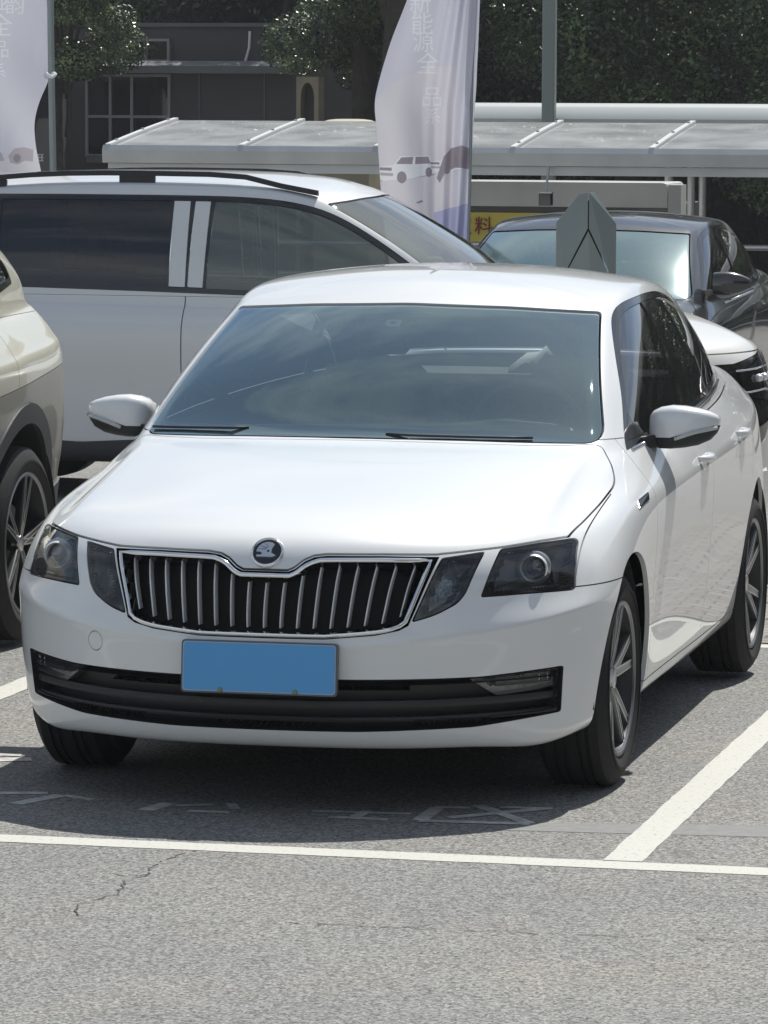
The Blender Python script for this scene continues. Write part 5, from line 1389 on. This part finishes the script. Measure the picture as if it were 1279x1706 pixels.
b = MB(); b.tube([(5.50, .5, 2.44 + gb), (5.56, .5, 2.65 + gb), (5.57, .5, 2.87 + gb)], .018, 8); b.build('white_pipe', mat('white pipe', (.85, .85, .85), .4), bd, 1)
for x in (5.0, 5.9, 6.7): MB().box((x, -.03, 0), (x + .02, .01, 2.3 + gb)).build('panel_joint', TRIM, bd)
an = empty('annexe', (-15.1, 42.0, gz(42)), label='low dark slab walled annexe left of the grey building', cat='building')
b = MB(); b.box((-4, 0, 0), (.52, 2.5, 2.22 + gb)); b.build('wall', mat('blue grey slab', (.055, .060, .072), .8, noise=(1, .12)), an)
b = MB(); b.box((-4, -.08, 2.20 + gb), (.60, 2.5, 2.27 + gb)); b.build('coping', TRIM, an)
MB().box((-.03, -.05, 0), (.04, .0, 2.2 + gb)).build('joint', TRIM, an)
vt = empty('vent_grille', (-13.95, 41.0, 0), label='small white barred grille above the suv roof at left', cat='grille')
for i in range(6): MB().box((-.10 + i * .045, 0, 1.18), (-.085 + i * .045, .03, 1.27)).build('bar', mat('white bars', (.5, .5, .5), .5), vt)
for z in (1.18, 1.22, 1.26): MB().box((-.11, -.005, z), (.15, .03, z + .01)).build('cross_bar', MATS['white bars'], vt)
ar = empty('arched_gate', (-10.3, 40.6, gz(40.6)), label='cream arched gateway beside the dark tree trunk', cat='gateway'); ga = -gz(40.6)
CRM = mat('cream render', (.22, .19, .13), .8, noise=(4, .15))
outer = [(-.14, 0), (-.14, 2.24 + ga), (.14, 2.24 + ga), (.14, 0)]
hole = [(.085, 0)] + [(.085 * math.cos(a), 1.98 + ga + .19 * math.sin(a)) for a in np.linspace(0, math.pi, 12)] + [(-.085, 0)]
b = MB(); b.prism(outer + hole, 0, .3); b.build('arch', CRM, ar)
b = MB(); b.box((-.1, .22, 0), (.1, .28, 2.2 + ga)); b.build('door', DARKW, ar)
ks = empty('beige_booth', (-8.72, 35.8, gz(35.8)), label='beige booth with a domed roof just above the shelter', cat='booth')
b = MB(); b.box((-.25, -.2, 0), (.38, .6, 1.66 - gz(35.8))); b.build('wall', CRM, ks)
b = MB(); st = []
for t in np.linspace(-1, 1, 11): st.append([(.06 + .40 * t, y, 1.665 - gz(35.8) + .09 * (1 - t ** 4) * (1 - .6 * abs(y - .2) / .5)) for y in (-.3, -.1, .2, .5, .7)] + [(.06 + .40 * t, .7, 1.655 - gz(35.8)), (.06 + .40 * t, -.3, 1.655 - gz(35.8))])
b.add(*loft(st)); b.build('domed_roof', mat('sandy roof', (.42, .38, .29), .6), ks, .8)

# ------------------------------------------------------------ trees
LEAF = mat('leaf', (.040, .066, .030), .6, spec=.25, noise=(1.6, .6)); LEAF2 = mat('grey green leaf', (.075, .10, .052), .5, spec=.35, noise=(5, .4)); 
def leafy(name, dark, light, p0, p1, sc):  # light end of the ramp paints sun-caught clumps into the leaf colour
    m = mat(name, dark, .36, spec=.65, noise=(sc, .3)); r = [n for n in m.node_tree.nodes if n.type == 'VALTORGB'][0]
    r.color_ramp.elements[0].position = p0; r.color_ramp.elements[1].position = p1; r.color_ramp.elements[0].color = (*dark, 1); r.color_ramp.elements[1].color = (*light, 1)
    [n for n in m.node_tree.nodes if n.type == 'TEX_NOISE'][0].inputs['Detail'].default_value = 8; return m
LEAF = leafy('sun painted leaf', (.016, .036, .015), (.12, .20, .06), .46, .68, 2.2); LEAF2 = leafy('sun painted pale leaf', (.026, .050, .022), (.20, .27, .11), .44, .66, 3.0); LEAF3 = mat('yellow green leaf', (.16, .19, .03), .5, noise=(5, .3)); BARK = mat('dark bark', (.045, .038, .032), .9, noise=(8, .3), bump=(14, .02))
def leaves(centers, radii, count, size, seed, squash=.8):
    rg_ = np.random.RandomState(seed); C_ = np.array(centers); R_ = np.array(radii)
    i = rg_.choice(len(C_), count, p=R_ ** 2 / (R_ ** 2).sum()); d = rg_.normal(size=(count, 3)); d /= np.linalg.norm(d, axis=1, keepdims=True)
    rad = R_[i] * rg_.uniform(.35, 1.0, count) ** .5; P = C_[i] + d * rad[:, None] * np.array([1, 1, squash])
    n = d + rg_.normal(scale=.7, size=(count, 3)) + np.array([0, 0, .4]); n /= np.linalg.norm(n, axis=1, keepdims=True)
    a = np.cross(n, rg_.normal(size=(count, 3))); a /= np.linalg.norm(a, axis=1, keepdims=True); b_ = np.cross(n, a); s_ = (size * rg_.uniform(.6, 1.3, count))[:, None]
    V_ = np.stack([P - a * s_, P - b_ * s_ * .5, P + a * s_, P + b_ * s_ * .5], 1).reshape(-1, 3)
    T_ = (np.arange(count) * 4)[:, None]; T_ = np.concatenate([T_ + [0, 1, 2], T_ + [0, 2, 3]]); return Surf(V_, np.repeat(n, 4, 0), T_)
def tree(x, y, h, label, seed, crown_z, crown_r, n=9000, m=LEAF, trunk_r=.16, size=.07, name='tree', low=0.0):
    z0 = gz(y); t = empty(name, (x, y, z0), label=label, cat='tree', group='trees behind the shelters'); rg_ = random.Random(seed)
    b = MB(); st = []
    top = Vector((rg_.uniform(-.3, .3), rg_.uniform(-.3, .3), h * .8))
    for q in np.linspace(0, 1, 7):
        c = Vector((0, 0, 0)).lerp(top, q) + Vector((math.sin(q * 4 + seed) * .08, 0, 0)); r = trunk_r * (1.25 - .8 * q) + (.06 if q == 0 else 0)
        st.append([(c.x + r * math.cos(a), c.y + r * math.sin(a), c.z) for a in np.linspace(0, 2 * math.pi, 10, endpoint=False)])
    b.add(*loft(st)); tr_ = b.build('trunk', BARK, t, 1.2)
    cs, rs = [], []
    for k_ in range(16):
        a = rg_.uniform(0, 6.28); rr = crown_r * rg_.uniform(.2, .85); cz = crown_z + rg_.uniform(-.5, .9) * crown_r * .7 - low * rg_.random()
        c = (rr * math.cos(a), rr * math.sin(a), cz); cs.append(c); rs.append(crown_r * rg_.uniform(.28, .5))
        if k_ < 6:
            bb = MB(); p0 = Vector((0, 0, min(cz * .7, h * .6))); bb.tube([p0, p0.lerp(Vector(c), .5) + Vector((0, 0, .1)), c], [trunk_r * .4, trunk_r * .28, trunk_r * .1], 6); bb.build('branch', BARK, t, 1)
    surf_obj('crown', leaves(cs, rs, n, size, seed), m, t)
    return t
tree(-14.1, 43.0, 6.5, 'leafy tree with pale lit leaves right of the left flag pole', 3, 4.1, .92, 30000, LEAF2, .10, .028, low=.75)
tree(-12.6, 48.5, 7.5, 'dark tree hanging over the grey building roof', 5, 6.1, 2.0, 30000, LEAF, .16, .045, low=.2)
tree(-10.1, 43.2, 7, 'broad tree with low boughs beside the cream arch', 9, 4.5, 1.25, 42000, LEAF2, .2, .03, low=1.2)
tree(-9.35, 41.5, 8, 'thick dark trunked tree behind the tall white flag', 11, 5.2, 2.0, 30000, LEAF, .30, .04, low=.5)
tree(-7.0, 44.5, 8, 'dense dark tree between the flag and the lamp post', 13, 4.6, 2.4, 60000, LEAF, .22, .04, low=1.2)
tree(-4.4, 43.0, 8, 'dense dark tree right of the lamp post', 17, 4.4, 2.4, 60000, LEAF, .2, .04, low=1.5)
tree(-1.8, 45.0, 8, 'dark tree in the upper right corner with lit leaf tips', 19, 4.3, 2.4, 60000, LEAF2, .2, .04, low=1.5)
tree(1.5, 44.0, 8, 'dark tree beyond the right edge of the shelter', 23, 4.3, 2.6, 20000, LEAF, .2, .06, low=1.4)
sp_ = empty('young_tree', (-14.75, 40.5, gz(40.5)), label='small yellow green sapling against the left flag pole', cat='tree')
b = MB(); b.tube([(0, 0, 0), (.03, 0, 1.5), (0, 0, 3.3)], [.03, .025, .01], 6); b.build('trunk', BARK, sp_, 1)
surf_obj('crown', leaves([(0.02, 0, 3.15), (.05, 0, 2.0), (0, 0, 3.5)], [.16, .15, .3], 500, .05, 4), LEAF3, sp_)
# wood behind everything: a deep belt of foliage on a bank
bank = MB(); st = []
for x in np.linspace(-60, 40, 60):
    st.append([(x, 49 + 1.2 * math.sin(x * .9) + .5 * math.sin(x * 2.7), -1), (x, 49.5 + 1.0 * math.sin(x * .9 + .3), 3), (x, 51 + .8 * math.sin(x * 1.3), 9.5 + .8 * math.sin(x * .6)), (x, 58, 12.5 + math.sin(x * .4)), (x, 62, -1)])
bank.add(*loft(st)); tag(bank.build('wooded_bank', mat('shaded undergrowth', (.02, .026, .016), .9, noise=(2.5, .5), bump=(3, .3)), None, 3.2), kind='structure')
rg_ = np.random.RandomState(8)
cx_ = rg_.uniform(-32, 14, 260); cc = np.stack([cx_, 48.6 + 1.1 * np.sin(cx_ * .9) + rg_.uniform(-.4, 1.2, 260), rg_.uniform(0, 7, 260)], 1)
tag(surf_obj('tree_belt_foliage', leaves(cc, rg_.uniform(.5, 1.1, 260), 110000, .055, 6), LEAF), kind='stuff')

# unseen trees added right of the lot to darken the car's side reflections
reflection_bank = MB(); st = []
for y in np.linspace(-40, 95, 70):
    st.append([(19 + 1.2 * math.sin(y * .8) + .5 * math.sin(y * 2.3), y, -1), (19.5 + math.sin(y * .8 + .3), y, 3), (21 + .8 * math.sin(y * 1.1), y, 9.5 + 1.1 * math.sin(y * .55)), (27, y, 12.5 + math.sin(y * .4)), (30, y, -1)])
reflection_bank.add(*loft(st)); tag(reflection_bank.build('wooded_bank', mat('shaded undergrowth', (.02, .026, .016)), None, 3.2), kind='structure')
cy_ = rg_.uniform(-36, 44, 160); cc2 = np.stack([18.6 + 1.1 * np.sin(cy_ * .8) + rg_.uniform(-.4, 1.2, 160), cy_, rg_.uniform(0, 7.5, 160)], 1)
tag(surf_obj('tree_belt_foliage', leaves(cc2, rg_.uniform(.6, 1.3, 160), 30000, .12, 16), LEAF), kind='stuff')

# thin air volume added to lift the blacks like veiling lens glare
b = MB(); b.box((-58, -100, -1.6), (18, 75, 13.0)); hz = b.build('glare_veil', None, None)
hm = bpy.data.materials.new('haze air'); hm.use_nodes = True; ht = hm.node_tree; ht.nodes.clear()
ho = ht.nodes.new('ShaderNodeOutputMaterial'); hv = ht.nodes.new('ShaderNodeVolumePrincipled'); hv.inputs['Density'].default_value = .00055; hv.inputs['Color'].default_value = (.92, .95, 1, 1)
ht.links.new(hv.outputs[0], ho.inputs['Volume']); hz.data.materials.append(hm); tag(hz, kind='stuff')
